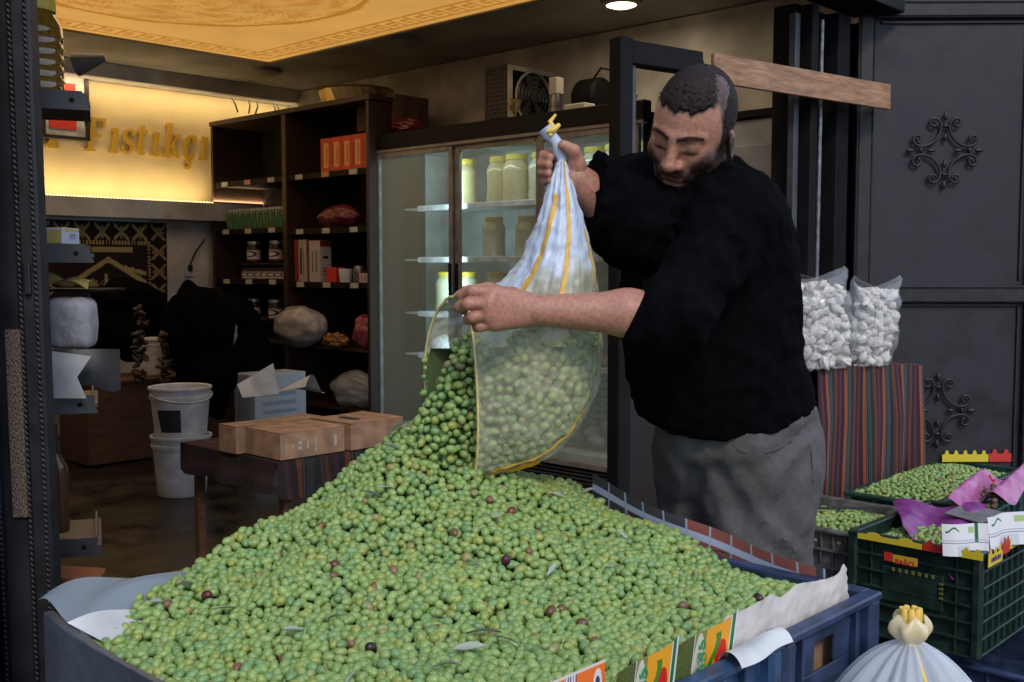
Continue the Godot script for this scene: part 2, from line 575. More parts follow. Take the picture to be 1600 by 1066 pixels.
	g.box(Vector3(-0.2, 1.12, 0.02), Vector3(0.05, 2.24, 0.06), 0.004)
	g.box(Vector3(0.03, 1.12, 0.02), Vector3(0.1, 2.24, 0.07), 0.004)
	part("channel", g, M.dark_frame, t)
	g = G.new()
	g.tube([Vector3(-0.1, 0.1, 0.02), Vector3(-0.105, 1.2, 0.02), Vector3(-0.1, 2.2, 0.02)], 0.011, 8)
	part("steel_rod", g, M.bare_steel, t)
	g = G.new()
	g.bar(Vector3(0.12, 0.1, 0.02), Vector3(0.115, 2.0, 0.02), 0.02, 0.02)
	part("wooden_strip", g, M.rust_wood, t)
	g = G.new()
	g.box(Vector3(-0.275, 1.1, 0.0), Vector3(0.035, 2.2, 0.03), 0.003)
	part("edge_strip", g, M.grey_metal, t)
	# folding door leaf behind the man
	t = thing("door_leaf", "narrow black door leaf with open upper frame behind the man", "door", Vector3(0.353, 0, -3.5), 0.62)
	for e in [["post", Vector3(0.0, 0.98, 0), Vector3(0.055, 1.96, 0.06)], ["post", Vector3(0.33, 1.0, 0), Vector3(0.05, 1.85, 0.05)], ["top_rail", Vector3(0.185, 1.915, 0), Vector3(0.32, 0.075, 0.06)], ["middle_rail", Vector3(0.17, 0.865, 0), Vector3(0.27, 0.05, 0.05)]]:
		g = G.new()
		g.box(e[1], e[2], 0.004)
		part(e[0], g, M.dark_frame, t)
	g = G.new()
	g.box(Vector3(0.042, 1.41, 0.0), Vector3(0.024, 1.02, 0.03), 0.003)
	part("inner_strip", g, M.grey_metal, t)
	g = G.new()
	g.box(Vector3(0.167, 0.42, 0.0), Vector3(0.275, 0.83, 0.03), 0.004)
	part("lower_panel", g, M.dark_wood, t)
	t = thing("plank", "bare wooden plank fixed across the doorway above the man's head", "plank", Vector3(0.694, 1.912, -3.75), -0.0)
	var d := Vector3(1.531, 1.906, -4.39) - Vector3(0.694, 1.912, -3.75)
	t.rotation.y = atan2(-d.z, d.x)
	g = G.new()
	g.box(Vector3(d.length() / 2, 0, 0), Vector3(d.length(), 0.1, 0.018), 0.002)
	part("board", g, M.plank_wood, t)
	for q in [[0.02, 0.03], [0.02, -0.03], [0.3, 0.03], [0.3, -0.02], [1.0, 0.03]]:
		g = G.new()
		g.ball(Vector3(q[0], q[1], 0.009), Vector3(0.004, 0.004, 0.002), 4, 8)
		part("nail", g, M.bare_steel, t)
	for k in 2:
		g = G.new()
		var a := R(-1.7 - k * 0.25, 2.3, 0.6); var b := R(-1.55 - k * 0.2, 1.45, 0.62)
		g.tube([a, a.lerp(b, 0.5) + Vector3(0.012, 0, 0), b], 0.005, 6)
		single("hanging_cable", g, M.black_rubber, ["thin black cable hanging down the side wall right of the man's head", "second black cable, nearer to the door jamb"][k], "cable")

func back_of_shop() -> void:
	# gilded sign board on the back wall, lit by a strip of small lamps along its foot
	var t := thing("sign_board", "gold sign board with raised italic shop lettering on the back wall", "sign", R(3.3, 0, 0), TURN)
	var g := G.new()
	g.box(Vector3(-1.4, 2.165, 0.011), Vector3(4.2, 0.85, 0.02), 0.002)
	var gn := noise(61, 1.0)
	var gm := worn("gold_paper", lin(0.62, 0.50, 0.28), 0.5, noise_tex(62, 0.008, 0.92, 1.0), null, 0, 1.2)
	part("panel", g, gm, t)
	g = G.new()
	g.box(Vector3(-1.4, 1.66, 0.1), Vector3(4.2, 0.14, 0.2), 0.004)
	part("ledge", g, M.white_wall, t)
	g = G.new()
	g.box(Vector3(-1.4, 2.648, 0.1), Vector3(4.2, 0.112, 0.2), 0.004)
	part("cornice", g, M.white_wall, t)
	var word := "Fıstıkçı"
	var x := -1.08
	var slim := 0.0
	var glyphs := []
	for k in word.length():
		var lg := letters(word[k], 0.345, 0.016, true, 0.24, true)
		var lo := 1e9
		var hi := -1e9
		for q in lg.v:
			lo = minf(lo, q.x); hi = maxf(hi, q.x)
		glyphs.append([lg, lo, hi - lo])
		slim += hi - lo
	slim = 0.93 / slim
	for e in glyphs:
		for k in e[0].v.size(): e[0].v[k].x = (e[0].v[k].x - e[1]) * slim
		part("letter", e[0], M.gold_letter, t, Vector3(x, 2.195, 0.036))
		x += e[2] * slim + 0.012
	var ug := letters("u", 0.345, 0.016, true, 0.22, true)
	part("letter", ug, M.gold_letter, t, Vector3(-1.34, 2.195, 0.033))
	var led := mat("led_glow", lin(1, 0.75, 0.4), 0.5)
	led.emission_enabled = true
	led.emission = Color(1, 0.86, 0.6); led.emission_energy_multiplier = 2.2
	g = G.new()
	for k in 150:
		g.box(Vector3(-3.0 + k * 0.0245, 1.737, 0.16), Vector3(0.01, 0.008, 0.01), 0.002)
	part("led_strip", g, led, t)
	for e in [[1.748, 1.0, 0.8], [2.578, -1.0, 0.62]]:
		var al := AreaLight3D.new()
		al.name = "led_strip_light"
		al.area_size = Vector2(3.7, 0.03)
		al.light_color = Color(1, 0.88, 0.66)
		al.light_energy = e[2]
		al.area_range = 8.0; al.area_attenuation = 2.0
		al.shadow_enabled = true
		t.add_child(al, true)
		al.transform = Transform3D(Basis(), Vector3(-1.15, e[0], 0.17)).looking_at(Vector3(-1.15, e[0] + e[1], -0.35), Vector3.BACK)
	# gilded stretch ceiling lit from behind, with ornament
	var on := noise(63, 1.0)
	var im := paint(768, 768, func(x2, y2):
		var q := Color(0.84, 0.67, 0.40) * (0.96 + 0.06 * on.get_noise_2d(x2 * 4.0, y2 * 4.0))
		# key border: two lines with a meander between
		var e: float = minf(minf(x2, 1.0 - x2), minf(y2, 1.0 - y2))
		var along: float = x2 if minf(y2, 1.0 - y2) < minf(x2, 1.0 - x2) else y2
		var ink := 0.0
		if e > 0.02 and e < 0.085:
			var b: float = (e - 0.02) / 0.065
			var s: float = fposmod(along * 22.0, 1.0)
			if b < 0.12 or b > 0.88: ink = 1.0
			elif s < 0.14: ink = 1.0
			elif b > 0.55 and b < 0.7 and s < 0.7: ink = 1.0
			elif s > 0.56 and s < 0.7 and b > 0.28 and b < 0.7: ink = 1.0
			elif b > 0.28 and b < 0.42 and s > 0.3 and s < 0.7: ink = 1.0
		# round medallion of leaves
		var d := Vector2(x2 - 0.5, y2 - 0.5)
		var r := d.length()
		var an := d.angle()
		if r < 0.33:
			var petal: float = sin(an * 12.0 + sin(r * 60.0) * 1.4) * cos(r * 70.0)
			var lace: float = on.get_noise_2d(cos(an * 6.0) * 3.0 + r * 60.0, sin(an * 6.0) * 3.0 + r * 40.0)
			ink = clampf((petal * 0.6 + lace * 1.1 + 0.25) * 1.2, 0, 1) * (0.65 if r < 0.31 else 1.0)
			if absf(r - 0.318) < 0.006: ink = 1.0
		return q.lerp(Color(0.66, 0.44, 0.15), ink * 0.75))
	var cm := printed("glowing_ceiling", im, 0.7)
	cm.emission_enabled = true
	cm.emission = Color(1.0, 0.93, 0.80); cm.emission_texture = im
	cm.emission_operator = BaseMaterial3D.EMISSION_OP_MULTIPLY
	cm.emission_energy_multiplier = 0.6
	t = thing("ceiling_light_panel", "large backlit gold ceiling panel with key border and round medallion", "ceiling light", R(0.62, 2.68, -1.72), TURN)
	g = G.new()
	g.quad(Vector3(-1.44, -0.012, -1.45), Vector3(1.44, -0.012, -1.45), Vector3(1.44, -0.012, 1.45), Vector3(-1.44, -0.012, 1.45))
	g.box(Vector3(0, 0.006, 0), Vector3(2.88, 0.03, 2.9), 0.001)
	part("lit_panel", g, cm, t)
	g = G.new()
	for s in [-1.0, 1.0]:
		g.box(Vector3(s * 1.455, 0.0, 0), Vector3(0.025, 0.045, 2.95), 0.003)
		g.box(Vector3(0, 0.0, s * 1.465), Vector3(2.88, 0.045, 0.025), 0.003)
	part("edge_trim", g, M.ceiling_paint, t)
	var al2 := AreaLight3D.new()
	al2.name = "panel_light"
	al2.area_size = Vector2(2.7, 2.7)
	al2.light_color = Color(1, 0.93, 0.84)
	al2.light_energy = 0.9
	al2.area_range = 9.0; al2.area_attenuation = 2.0
	al2.shadow_enabled = true
	t.add_child(al2, true)
	al2.position = Vector3(0, -0.05, 0); al2.rotation_degrees = Vector3(-90, 0, 0)
	# round lamps
	var k2 := 0
	for q in [R(-0.72, 2.705, 0.15), R(0.94, 2.705, -0.02), R(2.5, 2.705, -0.03)]:
		t = thing("ceiling_lamp", ["lit round white ceiling lamp above the fridge", "unlit flat ceiling lamp between gold panel and fridge", "unlit flat ceiling lamp above the dark cabinet"][k2], "ceiling lamp", q, 0)
		g = G.new()
		g.lathe([Vector2(0.085, -0.035), Vector2(0.115, -0.028), Vector2(0.12, 0.0)], 28)
		part("housing", g, M.ceiling_paint, t)
		g = G.new()
		g.lathe([Vector2(0.0, -0.05), Vector2(0.05, -0.048), Vector2(0.084, -0.036)], 28)
		if k2 == 0:
			var lm := mat("lamp_glow", Color(1, 0.95, 0.85), 0.5)
			lm.emission_enabled = true; lm.emission = Color(1, 0.93, 0.8); lm.emission_energy_multiplier = 3.0
			part("diffuser", g, lm, t)
			var ol := AreaLight3D.new()
			ol.name = "lamp_light"; ol.area_size = Vector2(0.16, 0.16)
			ol.light_color = Color(1, 0.9, 0.74); ol.light_energy = 0.22
			ol.area_range = 8.0; ol.area_attenuation = 2.0; ol.shadow_enabled = true
			t.add_child(ol, true)
			ol.position = Vector3(0, -0.056, 0); ol.rotation_degrees = Vector3(-90, 0, 0)
		else:
			part("diffuser", g, M.ceiling_paint, t)
		k2 += 1
	# framed print by the lettering
	t = thing("picture_frame", "dark framed picture with red print beside the gold lettering", "picture", R(3.24, 2.15, -1.22), TURN)
	g = G.new()
	for s in [-1.0, 1.0]:
		g.box(Vector3(s * 0.16, 0.24, 0.0), Vector3(0.03, 0.5, 0.03), 0.004)
		g.box(Vector3(0, 0.24 + s * 0.235, 0.0), Vector3(0.29, 0.03, 0.03), 0.004)
	part("frame", g, M.dark_wood, t)
	g = G.new()
	g.box(Vector3(0, 0.24, -0.005), Vector3(0.3, 0.45, 0.008), 0.001)
	part("mount", g, M.white_paper, t)
	g = G.new()
	g.box(Vector3(-0.02, 0.23, 0.001), Vector3(0.2, 0.33, 0.005), 0.001)
	part("red_print", g, M.red_print, t)
	# patterned rug hung on the wall
	var cream := Color(0.70, 0.62, 0.42)
	var dark := Color(0.13, 0.055, 0.05)
	var rn := noise(65, 1.0)
	var rug := printed("rug_weave", paint(384, 256, func(x2, y2):
		# x2 runs over 1.5 m from the left, y2 over 0.8 m from the top
		var px: float = x2 * 1.5
		var py: float = y2 * 0.8
		px = floorf(px / 0.008) * 0.008; py = floorf(py / 0.008) * 0.008
		var q := dark
		var bx: float = 1.5 - px
		var bd: float = minf(bx, py)
		if bd < 0.14:
			q = Color(0.10, 0.05, 0.05)
			var s: float = fposmod((px if py < bx else py), 0.15) - 0.075
			var w: float = bd - 0.075
			if absf(absf(s) - absf(w)) < 0.016 and absf(s) < 0.06: q = cream * 0.9
			if absf(s) < 0.01 and absf(w) < 0.05: q = cream * 0.8
		elif bd < 0.17:
			if fposmod((px if py < bx else py), 0.025) < 0.014: q = cream
		else:
			var a := Vector2(px - 1.02, py - 0.28)
			if absf(a.y - absf(a.x) * 0.62) < 0.022 and absf(a.x) < 0.3: q = cream
			if absf(py - 0.21) < 0.018 and absf(px - 1.05) < 0.16: q = cream
			var m := Vector2(px - 1.0, py - 0.56)
			if absf(m.x) + absf(m.y) < 0.15 and fposmod(absf(m.x) + absf(m.y) + 0.01, 0.05) < 0.028: q = cream
			if absf(m.x) < 0.016 and absf(m.y) < 0.17: q = cream
			if absf(absf(m.x) - 0.1) < 0.03 and absf(absf(m.y) - 0.1) < 0.025: q = cream * 0.9
			if absf(py - 0.36 - 0.25 * (px - 1.2)) < 0.012 + 0.012 * fposmod(px * 18.0, 1.0) and px > 1.14 and px < 1.32: q = cream
			var m2 := Vector2(px - 0.42, py - 0.5)
			if absf(m2.x) + absf(m2.y) < 0.2 and fposmod(absf(m2.x) + absf(m2.y), 0.06) < 0.02: q = cream
		return q * (0.9 + 0.3 * rn.get_noise_2d(x2 * 400.0, y2 * 300.0))), 0.95)
	bump(rug, M.fine, 0.05)
	g = G.new()
	g.sheet(30, 12, func(a, b): return Vector3(a * 1.5, -b * 0.8, 0.012 + 0.012 * sin(a * 17.0) * b))
	g.sheet(30, 12, func(a, b): return Vector3((1.0 - a) * 1.5, -b * 0.8, 0.004 + 0.012 * sin((1.0 - a) * 17.0) * b))
	single("wall_rug", g, rug, "dark red patterned rug with cream motifs hung on the back wall", "rug", "", R(3.29, 1.57, -1.93), TURN)
	t = thing("wall_socket", "wall socket with cable on the white wall beside the rug", "socket", R(3.297, 1.19, -0.24), TURN)
	g = G.new()
	g.box(Vector3(0, 0, 0.008), Vector3(0.08, 0.08, 0.02), 0.004)
	part("plate", g, M.white_plastic, t)
	g = G.new()
	g.tube([Vector3(0, 0.0, 0.02), Vector3(0.0, 0.07, 0.04), Vector3(0.05, 0.16, 0.03), Vector3(0.14, 0.26, 0.02)], 0.007, 6)
	g.box(Vector3(0, 0.03, 0.03), Vector3(0.03, 0.05, 0.03), 0.004)
	part("plug", g, M.black_rubber, t)
	t = room("wire_bundle", "loose black wires hanging over the top of the gold sign board", "wires", 3.2, 2.58, 0.0)
	for e in [[0.1, 0.05], [0.26, -0.01], [0.34, -0.03], [0.5, -0.01], [0.53, 0.0]]:
		g = G.new()
		g.tube([Vector3(e[0], 0.0, 0.03), Vector3(e[0] + e[1] * 0.4, -0.05, 0.05), Vector3(e[0] + e[1], -0.11, 0.04)], 0.007, 6)
		part("wire", g, M.black_rubber, t)
	g = G.new()
	g.tube([Vector3(-0.06, -0.01, 0), Vector3(0.05, 0.015, 0)], [0.045, 0.012], 16)
	single("hanging_lamp_cone", g, M.aluminium, "grey cone shaped fitting under the ceiling beside the big jar", "lamp", "", Vector3(-1.55, 1.98, -4.0), 0.0)


# ---------------------------------------------------------------- inside the shop
const ORD := ["first", "second", "third", "fourth", "fifth", "sixth", "seventh", "eighth", "ninth", "tenth", "eleventh", "twelfth", "thirteenth", "fourteenth"]
func room(called: String, label: String, category: String, u: float, y: float, w: float, group := "") -> Node3D:
	return thing(called, label, category, R(u, y, w), TURN, group)

func cabinet() -> void:
	# local: x from the front (0) to the wall, z = -(u - 2.17)
	var t := room("shelf_cabinet", "tall dark wooden shelf cabinet with two bays against the side wall", "cabinet", 2.17, 0, -0.1)
	var g: G
	for z in [-0.98, -0.0, 0.965]:
		g = G.new()
		g.box(Vector3(0.23, 1.165, z), Vector3(0.46, 2.33, 0.05 if z == 0.0 else 0.03), 0.002)
		part("side_panel", g, M.cabinet_wood, t)
	g = G.new()
	g.box(Vector3(0.23, 2.35, 0), Vector3(0.48, 0.035, 2.0), 0.003)
	part("top_board", g, M.cabinet_wood, t)
	g = G.new()
	g.box(Vector3(0.468, 1.17, 0), Vector3(0.012, 2.34, 2.02), 0.001)
	part("back_panel", g, M.dark_wood, t)
	for e in [[0, 1.885], [0, 1.515], [0, 1.13], [0, 0.68], [1, 1.885], [1, 1.495], [1, 1.115], [1, 0.67], [1, 0.25]]:
		var zc: float = -0.495 if e[0] == 0 else 0.487
		var wd: float = 0.93 if e[0] == 0 else 0.92
		g = G.new()
		g.box(Vector3(0.24, e[1] - 0.015, zc), Vector3(0.43, 0.022, wd), 0.002)
		var sh := part("shelf", g, M.cabinet_wood, t)
		if e[1] < 1.0: continue
		g = G.new()
		g.box(Vector3(0.018, e[1] - 0.014, zc), Vector3(0.012, 0.042, wd), 0.002)
		part("price_rail", g, M.dark_frame, sh)
		for k in 3:
			g = G.new()
			g.box(Vector3(0.009, e[1] - 0.014, zc - wd * 0.34 + k * wd * 0.34), Vector3(0.005, 0.036, 0.085), 0.001)
			part("price_tag", g, M.tag_orange if k == 1 and e[1] > 1.8 else M.tag_paper, sh)
	# five orange boxes on the top right shelf
	var bw := 0.112
	for k in 5:
		var b := room("tea_box", "%s from the left of five orange and cream boxes on the cabinet's upper right shelf" % ORD[k], "box", 1.72 - k * (bw + 0.006), 1.885, -0.06, "orange boxes in the cabinet")
		g = G.new()
		g.box(Vector3(0.05, 0.12, 0), Vector3(0.1, 0.24, bw), 0.002)
		if not M.has("tea_print"):
			var tn := noise(71, 1.0)
			var tp := printed("tea_print", paint(64, 96, func(x, y):
				var q := Color(0.70, 0.22, 0.08)
				if x > 0.14 and x < 0.86 and y > 0.3 and y < 0.82:
					q = Color(0.80, 0.56, 0.32)
					if y > 0.55 and y < 0.74 and x > 0.25 and x < 0.75: q = Color(0.66, 0.42, 0.24) * (1.0 + 0.5 * tn.get_noise_2d(x * 60.0, y * 60.0))
				if y < 0.26 and y > 0.1 and x > 0.2 and x < 0.8: q = Color(0.55, 0.1, 0.06)
				return q), 0.5)
		part("carton", g, M.tea_print, b)
	# row of small green jars
	for k in 10:
		var z := 2.98 - k * 0.083
		var b := room("green_jar", "%s from the left in the row of small green jars on the cabinet's left bay" % ORD[k], "jar", z, 1.515, -0.04, "small green jars in a row")
		g = G.new()
		g.lathe([Vector2(0, 0), Vector2(0.035, 0.001), Vector2(0.037, 0.01), Vector2(0.037, 0.12), Vector2(0.03, 0.14)], 12)
		if not M.has("green_glass"): mat("green_glass", lin(0.05, 0.12, 0.035), 0.15)
		part("glass", g, M.green_glass, b)
		g = G.new()
		g.lathe([Vector2(0.033, 0.14), Vector2(0.034, 0.16), Vector2(0.0, 0.162)], 12)
		part("lid", g, M.steel_lid, b)
	# dark jars with white labels, and the low row under them
	var lab := printed("jar_label", paint(64, 48, func(x, y):
		var q := Color(0.72, 0.66, 0.66)
		var d := Vector2((x - 0.5) * 1.3, y - 0.5).length()
		if d < 0.3 and d > 0.2: q = Color(0.12, 0.04, 0.06)
		if y < 0.12: q = Color(0.3, 0.08, 0.1)
		return q), 0.5)
	var spots := [[2.70, 1.262, 0.05], [2.40, 1.262, 0.05], [2.72, 0.82, 0.05], [2.42, 0.82, 0.05]]
	var names := ["dark jar with white label, upper left one on the cabinet's third left shelf", "dark jar with white label, upper right one beside the cabinet divider", "dark lidded jar low in the left bay, nearer the wall with the sign", "dark lidded jar low in the left bay, nearer the cabinet divider"]
	for k in 4:
		var b := room("preserve_jar", names[k], "jar", spots[k][0], spots[k][1], -0.02, "dark jars with white labels")
		g = G.new()
		g.lathe([Vector2(0, 0), Vector2(0.05, 0.001), Vector2(0.053, 0.01), Vector2(0.053, 0.12), Vector2(0.045, 0.14)], 16)
		part("glass", g, M.black_plastic, b)
		g = G.new()
		g.lathe([Vector2(0.054, 0.025), Vector2(0.054, 0.105)], 16)
		part("label", g, lab, b)
		g = G.new()
		g.lathe([Vector2(0.048, 0.14), Vector2(0.049, 0.162), Vector2(0.0, 0.164)], 16)
		part("lid", g, M.steel_lid, b)
	t = room("jar_tray", "low dark tray holding the row of small labelled jars", "tray", 2.52, 1.252, 0.05)
	g = G.new()
	g.box(Vector3(0.0, 0, 0), Vector3(0.2, 0.012, 0.64), 0.002)
	part("board", g, M.cabinet_wood, t)
	for k in 7:
		var b := room("small_jar", "%s from the left of seven squat jars with white labels under the dark tray" % ORD[k], "jar", 2.78 - k * 0.09, 1.13, -0.03, "squat labelled jars")
		g = G.new()
		g.lathe([Vector2(0, 0), Vector2(0.038, 0.001), Vector2(0.04, 0.01), Vector2(0.04, 0.09), Vector2(0.0, 0.095)], 14)
		part("glass", g, M.black_plastic, b)
		g = G.new()
		g.lathe([Vector2(0.041, 0.012), Vector2(0.041, 0.07)], 14)
		part("label", g, lab, b)
	# dark red bag, pair of cartons, cups and small things
	g = blob(Vector3(0.12, 0.09, 0.2), 0.14, 9.0, 301)
	worn("dark_red_film", lin(0.16, 0.02, 0.03), 0.35, M.soft, null, 0, 2.0)
	single("red_bag", g, M.dark_red_film, "dark red plastic bag lying on the cabinet's middle right shelf", "bag", "", R(1.66, 1.575, 0.02), TURN)
	var cp := printed("carton_print", paint(64, 128, func(x, y):
		var q := Color(0.62, 0.58, 0.56)
		if y < 0.35: q = Color(0.5, 0.12, 0.1)
		if y > 0.45 and y < 0.62 and x > 0.2 and x < 0.8: q = Color(0.25, 0.1, 0.1)
		if y > 0.7 and y < 0.76 and x > 0.15 and x < 0.85: q = Color(0.3, 0.28, 0.3)
		return q), 0.5)
	var cp2 := printed("white_carton_print", paint(64, 128, func(x, y):
		var q := Color(0.66, 0.62, 0.62)
		if y < 0.14: q = Color(0.45, 0.1, 0.1)
		if y > 0.36 and y < 0.43 and x > 0.25 and x < 0.75: q = Color(0.1, 0.1, 0.12)
		if y > 0.6 and y < 0.86 and x > 0.25 and x < 0.75 and fposmod(y * 14.0, 1.0) < 0.5: q = Color(0.3, 0.3, 0.33)
		return q), 0.5)
	for e in [["red_carton", "red and white upright carton on the cabinet's lower right shelf", 2.02, 0.31, 0.15, cp], ["white_carton", "white upright carton with dark print beside the red one", 1.86, 0.30, 0.15, cp2]]:
		g = G.new()
		g.box(Vector3(0.05, e[3] / 2, 0), Vector3(0.1, e[3], e[4]), 0.002)
		single(e[0], g, e[5], e[1], "carton", "", R(e[2], 1.115, -0.07), TURN)
	g = G.new()
	g.lathe([Vector2(0, 0), Vector2(0.04, 0.0), Vector2(0.05, 0.1), Vector2(0.046, 0.1), Vector2(0.038, 0.01)], 16)
	single("paper_cup", g, M.white_paper, "white paper cup on the cabinet shelf right of the red box", "cup", "", R(1.53, 1.115, -0.04), TURN)
	g = G.new()
	g.box(Vector3(0.03, 0.055, 0), Vector3(0.08, 0.11, 0.11), 0.003)
	single("red_box", g, M.red_print, "small bright red box on the shelf beside the paper cup", "box", "", R(1.66, 1.115, -0.06), TURN)
	g = G.new()
	g.lathe([Vector2(0, 0), Vector2(0.04, 0.0), Vector2(0.045, 0.01), Vector2(0.045, 0.09), Vector2(0.03, 0.12), Vector2(0.0, 0.125)], 14)
	single("glass_jar", g, M.bare_steel, "small shiny jar on the shelf right of the paper cup", "jar", "", R(1.39, 1.115, -0.03), TURN)
	g = G.new()
	g.box(Vector3(0.03, 0.035, 0), Vector3(0.08, 0.07, 0.12), 0.003)
	single("small_box", g, cp2, "small pale box at the right end of the lower shelf", "box", "", R(1.29, 1.115, -0.07), TURN)
	# crumpled bags on the next shelf
	g = blob(Vector3(0.14, 0.15, 0.27), 0.13, 5.5, 305, true, 50, 70)
	var film := worn("white_film", lin(0.46, 0.43, 0.44), 0.3, M.soft, M.fine, 0.2, 2.0)
	single("crumpled_bag", g, film, "crumpled white plastic bag spilling over the cabinet shelf edge", "bag", "", R(2.0, 0.80, -0.1), TURN)
	g = blob(Vector3(0.1, 0.13, 0.13), 0.18, 6.0, 306, true, 50, 70)
	single("pink_bag", g, worn("pink_film", lin(0.3, 0.05, 0.09), 0.35, M.soft, null, 0, 2.0), "dark pink plastic bag at the right end of the cabinet shelf", "bag", "", R(1.32, 0.78, 0.0), TURN)
	g = blob(Vector3(0.06, 0.05, 0.12), 0.4, 12.0, 307, true)
	single("orange_wrapper", g, worn("orange_film", lin(0.4, 0.18, 0.05), 0.4, M.soft, null, 0, 2.0), "small orange wrapper between the white and pink bags", "wrapper", "", R(1.6, 0.715, -0.08), TURN)
	g = blob(Vector3(0.12, 0.13, 0.27), 0.16, 6.0, 308, true, 50, 70)
	single("clear_bag", g, clear("thin_film", Color(0.72, 0.74, 0.78), 0.5, 0.22), "clear plastic bag on the bottom shelf of the cabinet", "bag", "", R(1.5, 0.37, 0.02), TURN)
	g = blob(Vector3(0.05, 0.06, 0.07), 0.3, 12.0, 309, true)
	single("paper_wad", g, M.white_paper, "crumpled white paper inside the clear bag on the bottom shelf", "paper", "", R(1.6, 0.38, 0.0), TURN)
	g = G.new()
	g.lathe([Vector2(0, 0), Vector2(0.045, 0.0), Vector2(0.045, 0.2), Vector2(0.018, 0.27), Vector2(0.018, 0.32), Vector2(0, 0.32)], 14)
	mat("dark_glass", lin(0.015, 0.02, 0.015), 0.1)
	single("dark_bottle", g, M.dark_glass, "dark glass bottle standing on the bottom shelf of the cabinet", "bottle", "", R(1.36, 0.26, 0.12), TURN)
	# on top of the cabinet
	t = room("cake_tin", "round gold fluted tin on top of the dark cabinet", "tin", 1.62, 2.37, 0.14)
	g = G.new()
	var i0 := g.v.size()
	g.lathe([Vector2(0.0, 0.0), Vector2(0.235, 0.0), Vector2(0.26, 0.085), Vector2(0.268, 0.09), Vector2(0.26, 0.1), Vector2(0.2, 0.112), Vector2(0, 0.115)], 60)
	for k in range(i0, g.v.size()):
		var q := g.v[k]
		var rr := Vector2(q.x, q.z).length()
		if rr > 0.22 and q.y < 0.088:
			var s: float = 1.0 + 0.02 * (1.0 if (int(round(atan2(q.z, q.x) / TAU * 60.0)) % 2) == 0 else -1.0)
			g.v[k] = Vector3(q.x * s, q.y, q.z * s)
	part("tin", g, M.gold_tin, t)
	g = G.new()
	g.box(Vector3(0.15, 0.11, 0), Vector3(0.3, 0.22, 0.42), 0.003)
	single("cardboard_box", g, worn("dark_card", lin(0.10, 0.055, 0.035), 0.8, M.soft, M.fine, 0.03, 2.0), "brown box between the gold tin and the fridge top", "box", "", R(1.36, 2.17, 0.1), TURN)
	g = blob(Vector3(0.09, 0.06, 0.12), 0.2, 12.0, 311, true)
	single("dark_pouch", g, M.dark_red_film, "small dark pouch at the left end of the fridge top", "pouch", "", R(1.05, 2.16, 0.12), TURN)

func blob(r: Vector3, amp: float, freq: float, sd: int, crumpled := false, nu := 34, nv := 48) -> G:
	var n := noise(sd, 1.0, FastNoiseLite.TYPE_SIMPLEX_SMOOTH, 2)
	var w := noise(sd + 1, 1.0, FastNoiseLite.TYPE_CELLULAR, 1)
	w.cellular_return_type = FastNoiseLite.RETURN_DISTANCE
	w.cellular_distance_function = FastNoiseLite.DISTANCE_EUCLIDEAN
	var g := G.new()
	g.ball(Vector3.ZERO, r, nu, nv, Basis(), func(d):
		var k: float = 1.0 + amp * n.get_noise_3dv(d * freq * 0.14)
		if crumpled:
			k += amp * 0.75 * (w.get_noise_3dv(d * freq * 0.30) + 0.4) + amp * 0.35 * (w.get_noise_3dv(d * freq * 0.75 + Vector3(3, 0, 0)) + 0.4)
		return k)
	return g

